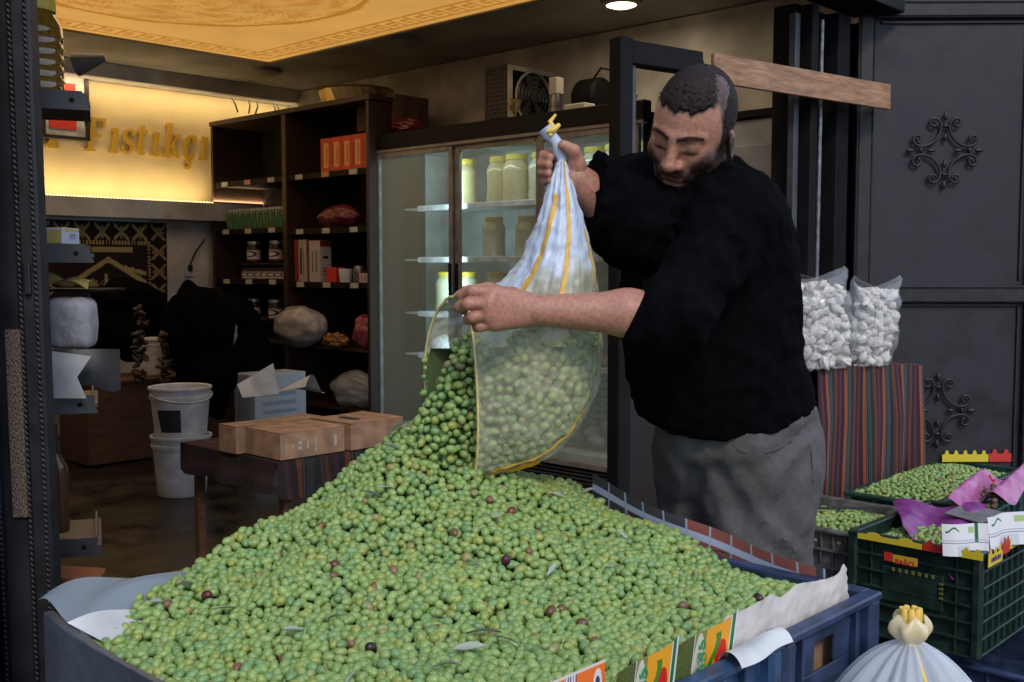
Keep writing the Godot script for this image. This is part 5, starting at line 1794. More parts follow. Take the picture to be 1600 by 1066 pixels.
		var o := MeshInstance3D.new()
		o.mesh = fine_mesh; o.material_override = m; o.name = numbered("ripe_olive"); add_child(o)
		o.transform = Transform3D(turned(Vector3.UP).scaled(Vector3(1.1, 1.1, 1.1)), q + Vector3(0, 0.003, 0.002))
		tag(o, e[2], "olive")
	olives_as_one("green_olives", rest, "big heap of green olives in the lined crates", 1.0)
	# leaves
	var lt := worn("leaf_top", lin(0.07, 0.10, 0.06), 0.5, null, null, 0, 1.0)
	var lu := worn("leaf_under", lin(0.33, 0.36, 0.31), 0.6, null, null, 0, 1.0)
	var lr := RandomNumberGenerator.new()
	lr.seed = 55
	for k in 34:
		var u := lr.randf_range(-3.5, -2.95); var w := lr.randf_range(-3.9, -3.03)
		var b := Basis.from_euler(Vector3(lr.randf_range(-0.5, 0.5), lr.randf() * 6.28, lr.randf_range(-0.6, 0.6)))
		leaf("narrow olive leaf lying on the big heap of olives", R(u, heap_y(u, w) + 0.009, w), b, lr.randf_range(0.6, 1.15), lu if k % 5 else lt)
	# card flap, printed cartons along the front right edge
	g = G.new()
	var fn := noise(701, 5.0)
	g.sheet(40, 10, func(a, c): return R(-3.692 - 0.006 * sin(a * 9.0) * c + 0.010 * c * c - 0.004 * fn.get_noise_2d(a * 3.0, c), 0.695 + c * (0.066 + 0.006 * sin(a * 5.0) - 0.012 * smoothstep(0.35, 0.45, a) * smoothstep(0.62, 0.5, a) + 0.010 * smoothstep(0.9, 1.0, a)), -3.434 + a * 0.337))
	single("white_card", g, M.board_grey, "creased white card flap standing along the right front of the heap", "card")
	g = G.new()
	g.sheet(12, 12, func(a, c): return R(-3.722 + 0.026 * cos(PI * c * 0.8) - 0.004 * sin(a * 6.0) * c, 0.706 + 0.031 * sin(PI * c * 0.8), -3.50 + a * 0.13 + 0.012 * c + 0.03 * (1.0 - c)))
	single("card_fold", g, M.white_paper, "white folded lip of the card hanging over the navy crate rim", "card")
	var veg := func(x: float, y: float) -> Color:
		var q := Color(0.86, 0.85, 0.86)
		if x < 0.28: q = Color(0.32, 0.36, 0.14) * (0.8 + 0.5 * fn.get_noise_2d(x * 400.0, y * 300.0) + 0.2)
		elif x > 0.52 and x < 0.86: q = Color(0.9, 0.62, 0.12)
		if x > 0.30 and x < 0.54:
			var d := Vector2((x - 0.42) / 0.12, (y - 0.42) / 0.4).length()
			q = Color(0.82, 0.83, 0.74) if d < 1.0 else Color(0.5, 0.52, 0.2)
		var rd := Vector2((x - 0.76) / 0.07, (y - 0.42) / 0.2).length()
		if rd < 1.0: q = Color(0.78, 0.12, 0.1)
		if absf(x - 0.66 - 0.05 * sin(y * 8.0)) < 0.03 and y > 0.1 and y < 0.75: q = Color(0.3, 0.5, 0.14)
		if y > 0.74 and x < 0.86: q = Color(0.8, 0.74, 0.66)
		if x > 0.88 and x < 0.95: q = Color(0.06, 0.42, 0.2)
		elif x >= 0.95: q = Color(0.86, 0.86, 0.88)
		return q
	var vp := printed("vegetable_carton", paint(160, 96, veg), 0.45)
	for e in [["printed vegetable carton with green lettering, next to the white card flap", -3.575, -3.436, 0.765, 0.0], ["second printed vegetable carton, nearer to the orange one", -3.697, -3.578, 0.768, 0.006]]:
		var t := thing("vegetable_carton", e[0], "carton", R(-3.69 - e[4], 0.66, e[1]), TURN, "vegetable cartons along the heap")
		var w: float = e[2] - e[1]
		var h: float = e[3] - 0.66
		g = G.new()
		g.sheet(12, 6, func(a, c): return Vector3(a * w, h * (1.0 - c) + 0.004 * sin(a * 8.0) * (1.0 - c) + 0.01 * a * (1.0 - c), 0.014 * (1.0 - c) + 0.004 * sin(a * 9.0)))
		part("card", g, vp, t)
		var tx := letters("gross", 0.030, 0.0008, true, 0.1, true)
		var o := part("lettering", tx, M.green_print, t)
		o.transform = Transform3D(Basis(Vector3.RIGHT, -0.12) * Basis(Vector3.BACK, PI / 2 - 0.1), Vector3(w * 0.42, h * 0.55, 0.0135))
	var op := printed("orange_carton", paint(128, 96, func(x, y):
		var q := Color(0.93, 0.45, 0.16)
		if x > 0.46 and x < 0.62: q = Color(0.88, 0.86, 0.86) if fposmod(x * 30.0, 1.0) > 0.4 else Color(0.3, 0.3, 0.4)
		if x < 0.4 and y > 0.25: q = Color(0.6, 0.34, 0.2)
		var d := Vector2((x - 0.9) / 0.06, (y - 0.2) / 0.14).length()
		if d < 1.0: q = Color(0.86, 0.85, 0.86)
		if d < 0.5: q = Color(0.25, 0.25, 0.35)
		if y < 0.03: q = Color(0.85, 0.82, 0.8)
		return q), 0.45)
	g = G.new()
	g.sheet(12, 6, func(a, c): return R(-3.692 - 0.004 * (1.0 - c), 0.66 + 0.122 * (1.0 - c), -3.83 + a * 0.13))
	single("orange_carton", g, op, "orange printed carton standing at the heap's lower edge", "carton")
	# bordered strip along the man's side of the heap
	var st := printed("strip_weave", paint(256, 64, func(x, y):
		var q := Color(0.24, 0.24, 0.27)
		if x < 0.55 and x > 0.03 and y < 0.6: q = Color(0.54, 0.30, 0.28)
		if x < 0.5 and y > 0.6: q = Color(0.4, 0.4, 0.45)
		if absf(y - 0.34) < 0.085: q = Color(0.66, 0.70, 0.80)
		if fposmod(x * 11.0, 1.0) < 0.09: q = Color(0.62, 0.66, 0.74)
		return q), 0.7)
	g = G.new()
	g.sheet(40, 6, func(a, c):
		var u: float = lerpf(-3.63, -3.14, a)
		var top: float = 0.737 + 0.045 * a + 0.043 * a * a
		return R(u, top - c * 0.075, -3.052 - 0.010 * sin(a * 11.0) * (1.0 - c) + 0.006 * c))
	single("bordered_strip", g, st, "grey cloth strip with white and red border edging the heap beside the man", "cloth strip")
	# milky sheet and paper at the left corner
	var milk := clear("milky_film", Color(0.50, 0.54, 0.58), 0.8, 0.3)
	g = G.new()
	g.sheet(30, 12, func(a, c):
		var w: float = lerpf(-3.99, -3.62, a)
		return R(-2.868 - 0.10 * c * (1.0 - 0.5 * a) + 0.012 * sin(a * 9.0), 0.735 + 0.012 * sin(a * 6.0) - 0.055 * c * c + 0.006 * sin(c * 9.0 + a * 12.0), w + 0.03 * c))
	single("milky_sheet", g, milk, "milky plastic sheet folded over the left corner of the heap", "plastic sheet")
	g = G.new()
	g.sheet(8, 6, func(a, c): return R(-2.93 - c * 0.085 * (1.0 - 0.3 * a), 0.712 - 0.032 * c + 0.006 * sin(a * 5.0), -3.975 + a * 0.13 + c * 0.04))
	single("white_paper", g, M.white_paper, "white paper corner lying on the olives at the heap's left corner", "paper")
	g = G.new()
	g.sheet(16, 10, func(a, c): return R(-2.86 - a * 0.86, 0.712 - 0.045 * a - 0.008 * sin(a * 8.0) - maxf(0.0, c - 0.2) * 0.5, -3.965 - 0.014 * sin(minf(c, 0.2) * 7.85) - 0.02 * sin(a * 16.0) * c))
	single("blue_grey_sheet", g, worn("blue_grey_film", lin(0.085, 0.10, 0.135), 0.35, M.soft, M.fine, 0.1, 3.0), "blue grey plastic sheet hanging down the heap's left front", "plastic sheet")
	g = G.new()
	g.sheet(8, 5, func(a, c): return R(-3.21 - a * 0.13, 0.682 - 0.01 * a - c * 0.05, -4.02 - 0.015 * sin(a * 5.0) + 0.02 * c))
	single("printed_bag_edge", g, worn("pale_blue_film", lin(0.42, 0.48, 0.6), 0.4, M.soft, null, 0, 3.0), "pale blue printed bag edge at the heap's lower left", "bag")
	g = G.new()
	g.tube([R(-2.9, 0.742, -3.62), R(-2.885, 0.755, -3.57), R(-2.88, 0.745, -3.53)], [0.012, 0.016, 0.008], 8, true, 0.5)
	single("film_scrap", g, milk, "small scrap of milky film on the heap's back left edge", "plastic sheet")

# inner (towards the mouth) and outer profile of the sack, neck first
const SACK_IN := [Vector2(0.083, 1.415), Vector2(0.072, 1.39), Vector2(0.048, 1.314), Vector2(0.012, 1.23), Vector2(-0.028, 1.19), Vector2(-0.062, 1.183), Vector2(-0.088, 1.176)]
const SACK_OUT := [Vector2(0.093, 1.413), Vector2(0.107, 1.364), Vector2(0.136, 1.264), Vector2(0.156, 1.14), Vector2(0.148, 1.0), Vector2(0.070, 0.888), Vector2(-0.074, 0.845)]
const SACK_W := [0.010, 0.028, 0.062, 0.095, 0.112, 0.105, 0.075]
func spline(a: Array, f: float):
	var n := a.size() - 1
	var x := clampf(f, 0, 1) * n
	var i := mini(int(x), n - 1)
	var t := x - i
	var p0 = a[maxi(i - 1, 0)]; var p1 = a[i]; var p2 = a[i + 1]; var p3 = a[mini(i + 2, n)]
	return (p1 * 2.0 + (p2 - p0) * t + (p0 * 2.0 - p1 * 5.0 + p2 * 4.0 - p3) * t * t + (p1 * 3.0 - p0 - p2 * 3.0 + p3) * t * t * t) * 0.5
func sack_point(s: float, an: float, shrink := 0.0) -> Vector3:
	var a: Vector2 = spline(SACK_IN, s)
	var b: Vector2 = spline(SACK_OUT, s)
	var w: float = spline(SACK_W, s)
	var c := (a + b) / 2
	var h := (b - a) / 2
	var len := maxf(h.length() - shrink, 0.001)
	h = h.normalized() * len
	w = maxf(w - shrink, 0.001)
	# an 0 = outer edge, PI/2 = near side, PI = inner edge
	var q := c + h * cos(an)
	var sx := 0.0
	if s > 0.8:
		# the mouth opens towards the left: its far lip stands further out than the near one
		sx = (s - 0.8) / 0.2 * (0.022 * sin(an) if sin(an) > 0 else 0.08 * sin(an))
	return Vector3(q.x + sx, q.y, -1.885 + w * sin(an))

func sack() -> void:
	var n := noise(711, 26.0)
	var nf := noise(712, 70.0)
	var wrinkle := func(s: float, an: float) -> Vector3:
		var q := sack_point(s, an)
		var c := sack_point(s, an, 0.02)
		var out := (q - c).normalized()
		# folds run from the neck and from the gripped mouth edge
		var f: float = 0.0020 * sin(an * 13.0 + 3.0 * sin(an * 2.0 + s * 4.0)) * (1.0 - smoothstep(0.25, 0.8, s)) * smoothstep(0.0, 0.12, s)
		var grip: float = exp(-pow((an - 2.7) / 0.7, 2.0)) * smoothstep(0.5, 1.0, s)
		f += 0.004 * grip * sin(an * 30.0 + s * 5.0) + 0.0016 * sin(an * 41.0 + 3.0 * sin(s * 9.0)) * smoothstep(0.3, 0.6, s)
		f += 0.0055 * n.get_noise_3dv(q) + 0.002 * nf.get_noise_3dv(q)
		return q + out * f
	# woven film: warp and weft threads
	var wv := paint(128, 128, func(x, y):
		var k: float = 0.94 + 0.04 * sin(x * TAU * 16.0) + 0.02 * sin(y * TAU * 16.0)
		return Color(k, k, k))
	var film := clear("woven_film", Color.WHITE, 1.0, 0.4)
	film.albedo_texture = wv; film.uv1_scale = Vector3(10, 6, 1)
	film.vertex_color_use_as_albedo = true
	var white := clear("woven_white", Color(0.82, 0.87, 0.95), 0.9, 0.35)
	white.albedo_texture = wv; white.uv1_scale = Vector3(10, 6, 1)
	var patch := noise(713, 12.0)
	var t := thing("woven_sack", "translucent woven sack being emptied, held by its neck and mouth", "sack")
	var cloth := G.new()
	cloth.sheet(120, 128, func(a, b): return wrinkle.call(a, b * TAU), true)
	for k in cloth.v.size():
		var q := cloth.v[k]
		# folded double and opaque near the neck, single and sheer below
		var m: float = smoothstep(1.155, 1.235, q.y - 0.35 * (q.x - 0.05) + 0.05 * patch.get_noise_3dv(q))
		var col := Color(0.92, 0.90, 0.66).lerp(Color(0.60, 0.69, 0.84), m)
		col.a = lerpf(0.31 + 0.18 * patch.get_noise_3dv(q * 2.5), 0.93, m)
		cloth.c[k] = col
	part("cloth", cloth, film, t)
	var band := mat("sack_band", lin(0.62, 0.37, 0.06), 0.5)
	var strip := func(an0: float, an1: float, s0: float, s1: float, w: float):
		var g := G.new()
		g.sheet(50, 2, func(a, b):
			var s: float = lerpf(s0, s1, a)
			var an: float = lerpf(an0, an1, a) + (b - 0.5) * w / maxf(0.25, s)
			var q: Vector3 = wrinkle.call(s, an)
			return q + (q - sack_point(s, an, 0.02)).normalized() * 0.0016)
		part("yellow_stripe", g, band, t)
	strip.call(1.30, 1.62, 0.02, 0.62, 0.05)
	strip.call(2.1, 2.35, 0.25, 0.62, 0.06)
	strip.call(0.55, 0.45, 0.3, 0.95, 0.03)
	# bound mouth edge and the two ribbon hems near it
	var g := G.new()
	var lip := []
	for k in 65: lip.append(wrinkle.call(1.0, TAU * k / 64.0))
	g.tube(lip, 0.0026, 6, false)
	part("mouth_binding", g, mat("binding", lin(0.62, 0.50, 0.22), 0.6), t)
	for e in [[1.05, 0.35], [0.0, 0.55]]:
		pass
	var hem := func(an: float, wide: float):
		var h := G.new()
		h.sheet(16, 2, func(a, b):
			var s: float = lerpf(0.86, 1.0, a)
			var q: Vector3 = wrinkle.call(s, an + (b - 0.5) * wide)
			return q + (q - sack_point(s, an, 0.02)).normalized() * 0.0022)
		part("orange_hem", h, mat("hem_orange", lin(0.75, 0.36, 0.03), 0.5), t)
	hem.call(0.32, 0.14)
	hem.call(-2.55, 0.2)
	# knotted neck with its yellow tie
	g = G.new()
	g.tube([Vector3(0.089, 1.408, -1.885), Vector3(0.084, 1.425, -1.882), Vector3(0.076, 1.44, -1.88), Vector3(0.066, 1.452, -1.878), Vector3(0.058, 1.463, -1.878)], [0.011, 0.0145, 0.010, 0.012, 0.015], 12)
	g.noisy(nf, 0.006)
	part("neck", g, white, t)
	g = G.new()
	g.tube([Vector3(0.066, 1.448, -1.866), Vector3(0.072, 1.462, -1.868), Vector3(0.066, 1.474, -1.872), Vector3(0.076, 1.486, -1.874)], [0.004, 0.006, 0.0045, 0.0025], 6)
	g.tube([Vector3(0.060, 1.455, -1.866), Vector3(0.072, 1.458, -1.864), Vector3(0.082, 1.468, -1.868)], [0.0035, 0.006, 0.004], 6)
	part("yellow_tie", g, M.tie_yellow, t)
	# olives inside
	var grid := {}
	var pts := pack(func(_k):
		var s := rng.randf_range(0.5, 1.0); var an := rng.randf() * TAU
		var q := sack_point(s, an, 0.011 + rng.randf() * 0.014)
		if q.y > 1.095 + 0.1 * (q.x - 0.05) + 0.02 * sin(q.x * 60.0): return Vector3(1e9, 0, 0)
		return q, 40000, 0.0139, grid)
	olives_as_one("sack_olives", pts, "green olives seen through the woven sack", 1.0)
	g = G.new()
	g.sheet(30, 30, func(a, b):
		var q := sack_point(lerpf(0.5, 0.99, a), b * TAU, 0.032)
		q.y = minf(q.y, 1.075)
		return q, true)
	single("olive_bed", g, M.olive_bed, "lower layer of olives inside the woven sack", "olives").set_meta("kind", "stuff")

# ---------------------------------------------------------------- the man: fields joined with a smooth minimum, meshed as surface nets
class F:
	var lo: Vector3
	var h: float
	var nx: int
	var ny: int
	var nz: int
	var f := PackedFloat32Array()
	func _init(a: Vector3, b: Vector3, cell: float) -> void:
		lo = a; h = cell
		nx = int((b.x - a.x) / h) + 2; ny = int((b.y - a.y) / h) + 2; nz = int((b.z - a.z) / h) + 2
		f.resize(nx * ny * nz)
		f.fill(1.0)
	# kind 0: tapered capsule a-b; kind 1: ellipsoid at a, radii b, axes bs. mode 1 joins, -1 carves
	func prim(kind: int, a: Vector3, b: Vector3, ra: float, rb: float, k: float, bs := Basis(), mode := 1, pl_at := Vector3.ZERO, pl_n := Vector3.ZERO) -> void:
		var m: float = k + h * 2.5
		var c0: Vector3
		var c1: Vector3
		if kind == 0:
			var r := maxf(ra, rb) + m
			c0 = Vector3(minf(a.x, b.x), minf(a.y, b.y), minf(a.z, b.z)) - Vector3(r, r, r)
			c1 = Vector3(maxf(a.x, b.x), maxf(a.y, b.y), maxf(a.z, b.z)) + Vector3(r, r, r)
		else:
			var r := Vector3.ZERO
			for j in 3: r[j] = sqrt(pow(bs.x[j] * b.x, 2) + pow(bs.y[j] * b.y, 2) + pow(bs.z[j] * b.z, 2)) + m
			c0 = a - r; c1 = a + r
		var i0 := ((c0 - lo) / h).floor(); var i1 := ((c1 - lo) / h).ceil()
		var x0 := maxi(0, int(i0.x)); var x1 := mini(nx - 1, int(i1.x))
		var y0 := maxi(0, int(i0.y)); var y1 := mini(ny - 1, int(i1.y))
		var z0 := maxi(0, int(i0.z)); var z1 := mini(nz - 1, int(i1.z))
		var ab := b - a
		var l2 := maxf(ab.length_squared(), 1e-9)
		var inv := bs.transposed()
		var cut := pl_n != Vector3.ZERO
		for z in range(z0, z1 + 1):
			for y in range(y0, y1 + 1):
				var at := (z * ny + y) * nx
				for x in range(x0, x1 + 1):
					var p := lo + Vector3(x, y, z) * h
					var d: float
					if kind == 0:
						var t := clampf((p - a).dot(ab) / l2, 0, 1)
						d = (p - a - ab * t).length() - lerpf(ra, rb, t)
					else:
						var q: Vector3 = inv * (p - a)
						var e := q / b
						var e2 := e / b
						var k0 := e.length()
						d = k0 * (k0 - 1.0) / maxf(e2.length(), 1e-6)
					if cut: d = maxf(d, (p - pl_at).dot(pl_n))
					var o := f[at + x]
					if mode == 1:
						var g := maxf(k - absf(o - d), 0.0)
						f[at + x] = minf(o, d) - (g * g / (4.0 * k) if k > 0.0 else 0.0)
					else:
						var g := maxf(k - absf(o + d), 0.0)
						f[at + x] = maxf(o, -d) + (g * g / (4.0 * k) if k > 0.0 else 0.0)
	func cap(a: Vector3, b: Vector3, ra: float, rb: float, k: float) -> void:
		prim(0, a, b, ra, rb, k)
	func ell(a: Vector3, r: Vector3, k: float, bs := Basis()) -> void:
		prim(1, a, r, 0, 0, k, bs)
	func each(near: float, fn) -> void:
		for z in nz:
			for y in ny:
				var at := (z * ny + y) * nx
				for x in nx:
					var d := f[at + x]
					if d < near and d > -near:
						f[at + x] = fn.call(lo + Vector3(x, y, z) * h, d)
	func at(p: Vector3) -> float:
		var q := (p - lo) / h
		var i := q.floor()
		if i.x < 0 or i.y < 0 or i.z < 0 or i.x >= nx - 1 or i.y >= ny - 1 or i.z >= nz - 1: return 1.0
		var t := q - i
		var k := (int(i.z) * ny + int(i.y)) * nx + int(i.x)
		var sy := nx
		var sz := nx * ny
		return lerpf(lerpf(lerpf(f[k], f[k + 1], t.x), lerpf(f[k + sy], f[k + sy + 1], t.x), t.y), lerpf(lerpf(f[k + sz], f[k + sz + 1], t.x), lerpf(f[k + sz + sy], f[k + sz + sy + 1], t.x), t.y), t.z)
	func net(g: G, tr := Transform3D(), paint_fn = null) -> void:
		var ids := PackedInt32Array()
		ids.resize(f.size())
		ids.fill(-1)
		var sy := nx
		var sz := nx * ny
		var off := [0, 1, sy, sy + 1, sz, sz + 1, sz + sy, sz + sy + 1]
		var cor := [Vector3(0, 0, 0), Vector3(1, 0, 0), Vector3(0, 1, 0), Vector3(1, 1, 0), Vector3(0, 0, 1), Vector3(1, 0, 1), Vector3(0, 1, 1), Vector3(1, 1, 1)]
		var ed := [[0, 1], [2, 3], [4, 5], [6, 7], [0, 2], [1, 3], [4, 6], [5, 7], [0, 4], [1, 5], [2, 6], [3, 7]]
		var val := PackedFloat32Array()
		val.resize(8)
		for z in nz - 1:
			for y in ny - 1:
				var k := (z * ny + y) * nx
				for x in nx - 1:
					var neg := 0
					for j in 8:
						if f[k + off[j]] < 0.0: neg += 1
					if neg > 0 and neg < 8:
						for j in 8: val[j] = f[k + off[j]]
						var s := Vector3.ZERO
						var n := 0
						for e in ed:
							var a := val[e[0]]; var b := val[e[1]]
							if (a < 0.0) != (b < 0.0):
								s += cor[e[0]].lerp(cor[e[1]], a / (a - b))
								n += 1
						var p := lo + (Vector3(x, y, z) + s / n) * h
						if paint_fn != null: g.tint = paint_fn.call(p)
						ids[k] = g.p(tr * p, Vector2(p.x + p.z, p.y) * 4.0)
					k += 1
		g.tint = Color(1, 1, 1)
		for z in range(1, nz - 1):
			for y in range(1, ny - 1):
				for x in range(1, nx - 1):
					var k := (z * ny + y) * nx + x
					var a := f[k] < 0.0
					for ax in 3:
						var st: int = [1, sy, sz][ax]
						var b := f[k + st] < 0.0
						if a == b: continue
						var u: int = [sy, sz, 1][ax]
						var w: int = [sz, 1, sy][ax]
						var q := [ids[k], ids[k - u], ids[k - u - w], ids[k - w]]
						if q.has(-1): continue
						if a: g.tri(q[0], q[1], q[2]); g.tri(q[0], q[2], q[3])
						else: g.tri(q[0], q[2], q[1]); g.tri(q[0], q[3], q[2])

const SKIN := Color(0.48, 0.225, 0.15)
func man() -> void:
	var px := func(x: float, y: float, d: float) -> Vector3:   # a measured spot: right and down in the upright plane, d in metres ahead
		var a := (x - 800.0) / 1667.0
		var b := (533.0 - y) / 1667.0
		var k := d / (0.99767 + b * 0.06823)
		return Vector3(a * k, 1.22 + (b * 0.99767 - 0.06823) * k, -d)
	var t := thing("person", "person in a black jumper and grey trousers emptying a sack of olives", "person", Vector3(0.42, -0.12, -2.03), 0.0)
	var back := Transform3D(Basis(), -t.position)
	var skin := mat("skin", Color.WHITE, 0.48)
	skin.vertex_color_use_as_albedo = true
	skin.subsurf_scatter_enabled = true; skin.subsurf_scatter_strength = 0.08
	skin.albedo_texture = noise_tex(805, 0.045, 0.80, 1.06, 256, 3)
	bump(skin, M.fine, 0.018); triplanar(skin, 9.0)
	var body := G.new()
	# joints
	var nb: Vector3 = px.call(1104, 312, 2.04)
	var sl: Vector3 = px.call(1149, 338, 1.93)
	var el: Vector3 = px.call(1052, 494, 1.73)
	var wl: Vector3 = px.call(830, 485, 1.735)
	var sr: Vector3 = px.call(1003, 305, 2.14)
	var er: Vector3 = px.call(988, 352, 1.97)
	var wr: Vector3 = px.call(898, 280, 1.90)
	var chest: Vector3 = px.call(1108, 400, 2.05)
	var belly: Vector3 = px.call(1126, 545, 2.04)
	var hips: Vector3 = px.call(1146, 680, 2.05)
	var hl: Vector3 = px.call(1188, 720, 1.985)
	var hr: Vector3 = px.call(1106, 720, 2.10)
	var kl: Vector3 = px.call(1192, 1010, 1.96)
	var kr: Vector3 = px.call(1098, 1000, 2.10)
	var al := Vector3(kl.x + 0.02, -0.04, kl.z - 0.05)
	var ar := Vector3(kr.x - 0.0, -0.04, kr.z - 0.05)
	var fwd := Vector3(-0.80, 0, 0.60)
	var lat := Vector3(0.60, 0, 0.80)
	var tb := Basis(lat, Vector3.UP, fwd)
	# ---- head, in its own axes: x to his left, y up, z out of the face
	var hc: Vector3 = px.call(1083, 200, 1.97)
	var hf := Vector3(-0.51, -0.485, 0.71).normalized()
	var hu := (Vector3(0.30, 1, 0) - hf * hf.dot(Vector3(0.30, 1, 0))).normalized()
	var hb := Basis(hu.cross(hf), hu, hf) * Basis.from_scale(Vector3(0.91, 0.955, 0.95))
	var ht := Transform3D(hb, hc)
	var H := F.new(Vector3(-0.105, -0.165, -0.125), Vector3(0.105, 0.135, 0.135), 0.0033)
	H.ell(Vector3(0, 0.027, -0.012), Vector3(0.076, 0.088, 0.097), 0.01)
	H.ell(Vector3(0, 0.0, 0.028), Vector3(0.066, 0.085, 0.062), 0.02)
	H.ell(Vector3(0, -0.062, 0.030), Vector3(0.056, 0.048, 0.056), 0.03)
	for s in [-1.0, 1.0]:
		H.cap(Vector3(s * 0.058, -0.045, -0.004), Vector3(s * 0.030, -0.092, 0.052), 0.017, 0.018, 0.025)
		H.ell(Vector3(s * 0.044, -0.026, 0.058), Vector3(0.024, 0.020, 0.022), 0.02)
		H.cap(Vector3(s * 0.012, 0.020, 0.086), Vector3(s * 0.046, 0.019, 0.068), 0.0105, 0.0085, 0.010)
	H.ell(Vector3(0, -0.100, 0.066), Vector3(0.026, 0.020, 0.020), 0.018)
	H.cap(Vector3(0, -0.07, -0.03), Vector3(0.004, -0.16, -0.07), 0.056, 0.062, 0.03)
	for s in [-1.0, 1.0]:
		H.prim(1, Vector3(s * 0.033, -0.001, 0.098), Vector3(0.017, 0.0120, 0.016), 0, 0, 0.014, Basis(), -1)
	for s in [-1.0, 1.0]:
		H.ell(Vector3(s * 0.031, -0.002, 0.0735), Vector3(0.0155, 0.0125, 0.0135), 0.008)
		H.ell(Vector3(s * 0.0165, -0.003, 0.0825), Vector3(0.007, 0.008, 0.007), 0.008)
		H.cap(Vector3(s * 0.019, 0.006, 0.083), Vector3(s * 0.043, 0.005, 0.075), 0.0048, 0.004, 0.005)
	H.cap(Vector3(0, 0.016, 0.086), Vector3(0, -0.030, 0.108), 0.0085, 0.0115, 0.012)
	H.ell(Vector3(0, -0.033, 0.108), Vector3(0.0125, 0.0105, 0.012), 0.008)
	for s in [-1.0, 1.0]:
		H.ell(Vector3(s * 0.0145, -0.036, 0.094), Vector3(0.0085, 0.0080, 0.0105), 0.008)
		H.prim(1, Vector3(s * 0.0075, -0.0435, 0.099), Vector3(0.004, 0.003, 0.005), 0, 0, 0.003, Basis(), -1)
	H.ell(Vector3(0, -0.056, 0.083), Vector3(0.030, 0.015, 0.014), 0.012)
	H.cap(Vector3(-0.018, -0.0655, 0.087), Vector3(0.018, -0.0655, 0.087), 0.0050, 0.0050, 0.006)
	H.cap(Vector3(-0.014, -0.0765, 0.086), Vector3(0.014, -0.0765, 0.086), 0.0065, 0.0065, 0.006)
	H.prim(0, Vector3(-0.024, -0.0708, 0.094), Vector3(0.024, -0.0708, 0.094), 0.0022, 0.0022, 0.004, Basis(), -1)
	for s in [-1.0, 1.0]:
		var eb := Basis(Vector3.UP, s * 0.45) * Basis(Vector3.RIGHT, -0.15)
		H.ell(Vector3(s * 0.080, -0.024, -0.006), Vector3(0.0080, 0.031, 0.019), 0.006, eb)
		H.ell(Vector3(s * 0.075, -0.050, 0.002), Vector3(0.008, 0.012, 0.010), 0.006)
		H.prim(1, Vector3(s * 0.089, -0.020, -0.001), Vector3(0.006, 0.019, 0.010), 0, 0, 0.006, eb, -1)
	var fnz := noise(801, 90.0)
	var paint_face := func(p: Vector3) -> Color:
		var q := SKIN
		var ax := absf(p.x)
		# ruddier nose, cheeks and ears
		q = q.lerp(Color(0.44, 0.185, 0.13), 0.5 * exp(-pow(p.distance_to(Vector3(signf(p.x) * 0.04, -0.03, 0.08)) / 0.03, 2)))
		q = q.lerp(Color(0.43, 0.18, 0.125), 0.5 * exp(-pow(p.distance_to(Vector3(0, -0.035, 0.112)) / 0.018, 2)))
		if ax > 0.078 and p.y < 0.04: q = q.lerp(Color(0.44, 0.17, 0.12), 0.5)
		var n := fnz.get_noise_3dv(p)
		# stubble: jaw, chin, upper lip and the side whiskers
		var jaw := 0.0
		var edge: float = -0.040 + 0.036 * clampf((ax - 0.030) / 0.03, 0, 1)
		if p.z > -0.03: jaw = smoothstep(edge + 0.012, edge - 0.014, p.y) * smoothstep(-0.145, -0.115, p.y)
		if p.z > 0.07 and ax < 0.028 and p.y < -0.043 and p.y > -0.064: jaw = maxf(jaw, 0.95)
		if ax > 0.055 and p.z > -0.005 and p.z < 0.028 and p.y < 0.03: jaw = maxf(jaw, 0.85 * smoothstep(0.03, 0.01, p.y))
		if p.z > 0.075 and ax < 0.021 and p.y < -0.062 and p.y > -0.0815: jaw *= 0.15
		q = q.lerp(Color(0.028, 0.018, 0.015), jaw * clampf(0.94 + 0.3 * n, 0, 0.97))
		# brows
		var by: float = 0.0185 + 0.004 * sin(clampf((ax - 0.01) / 0.045, 0, 1) * PI)
		var bw: float = 0.0048 - 0.05 * maxf(0, ax - 0.035)
		if p.z > 0.035 and ax > 0.008 and ax < 0.054:
			q = q.lerp(Color(0.018, 0.012, 0.010), smoothstep(1.15, 0.75, absf(p.y - by) / bw) * 0.95)
		# lowered lids with dark lash line
		var ed := Vector2((ax - 0.031) / 0.0155, (p.y + 0.0085) / 0.0036).length()
		if p.z > 0.05: q = q.lerp(Color(0.02, 0.014, 0.012), smoothstep(1.2, 0.7, ed) * 0.9)
		var so := Vector2((ax - 0.031) / 0.022, (p.y + 0.002) / 0.014).length()
		if p.z > 0.05: q = q.lerp(Color(0.26, 0.13, 0.09), smoothstep(1.2, 0.6, so) * 0.35)
		# lips
		if p.z > 0.075 and ax < 0.0235:
			if absf(p.y + 0.0715) < 0.0105: q = q.lerp(Color(0.30, 0.115, 0.095), 0.75)
			if absf(p.y + 0.0705) < 0.0018: q = Color(0.08, 0.03, 0.025)
		# cropped hair darkens the scalp
		var near_hair: float = 0.0 if ax > 0.0775 else smoothstep(0.0, 0.42, hair_mask(p))
		q = q.lerp(Color(0.034, 0.022, 0.019), near_hair * clampf(0.90 + 0.25 * n, 0, 0.97))
		return q * (1.0 + 0.12 * n)
	H.net(body, back * ht, paint_face)
	# ---- arms
	var paint_arm := func(p: Vector3) -> Color:
		var n := fnz.get_noise_3dv(p * 0.25)
		return SKIN.lerp(Color(0.42, 0.19, 0.135), 0.35 + 0.4 * n) * (1.0 + 0.06 * fnz.get_noise_3dv(p))
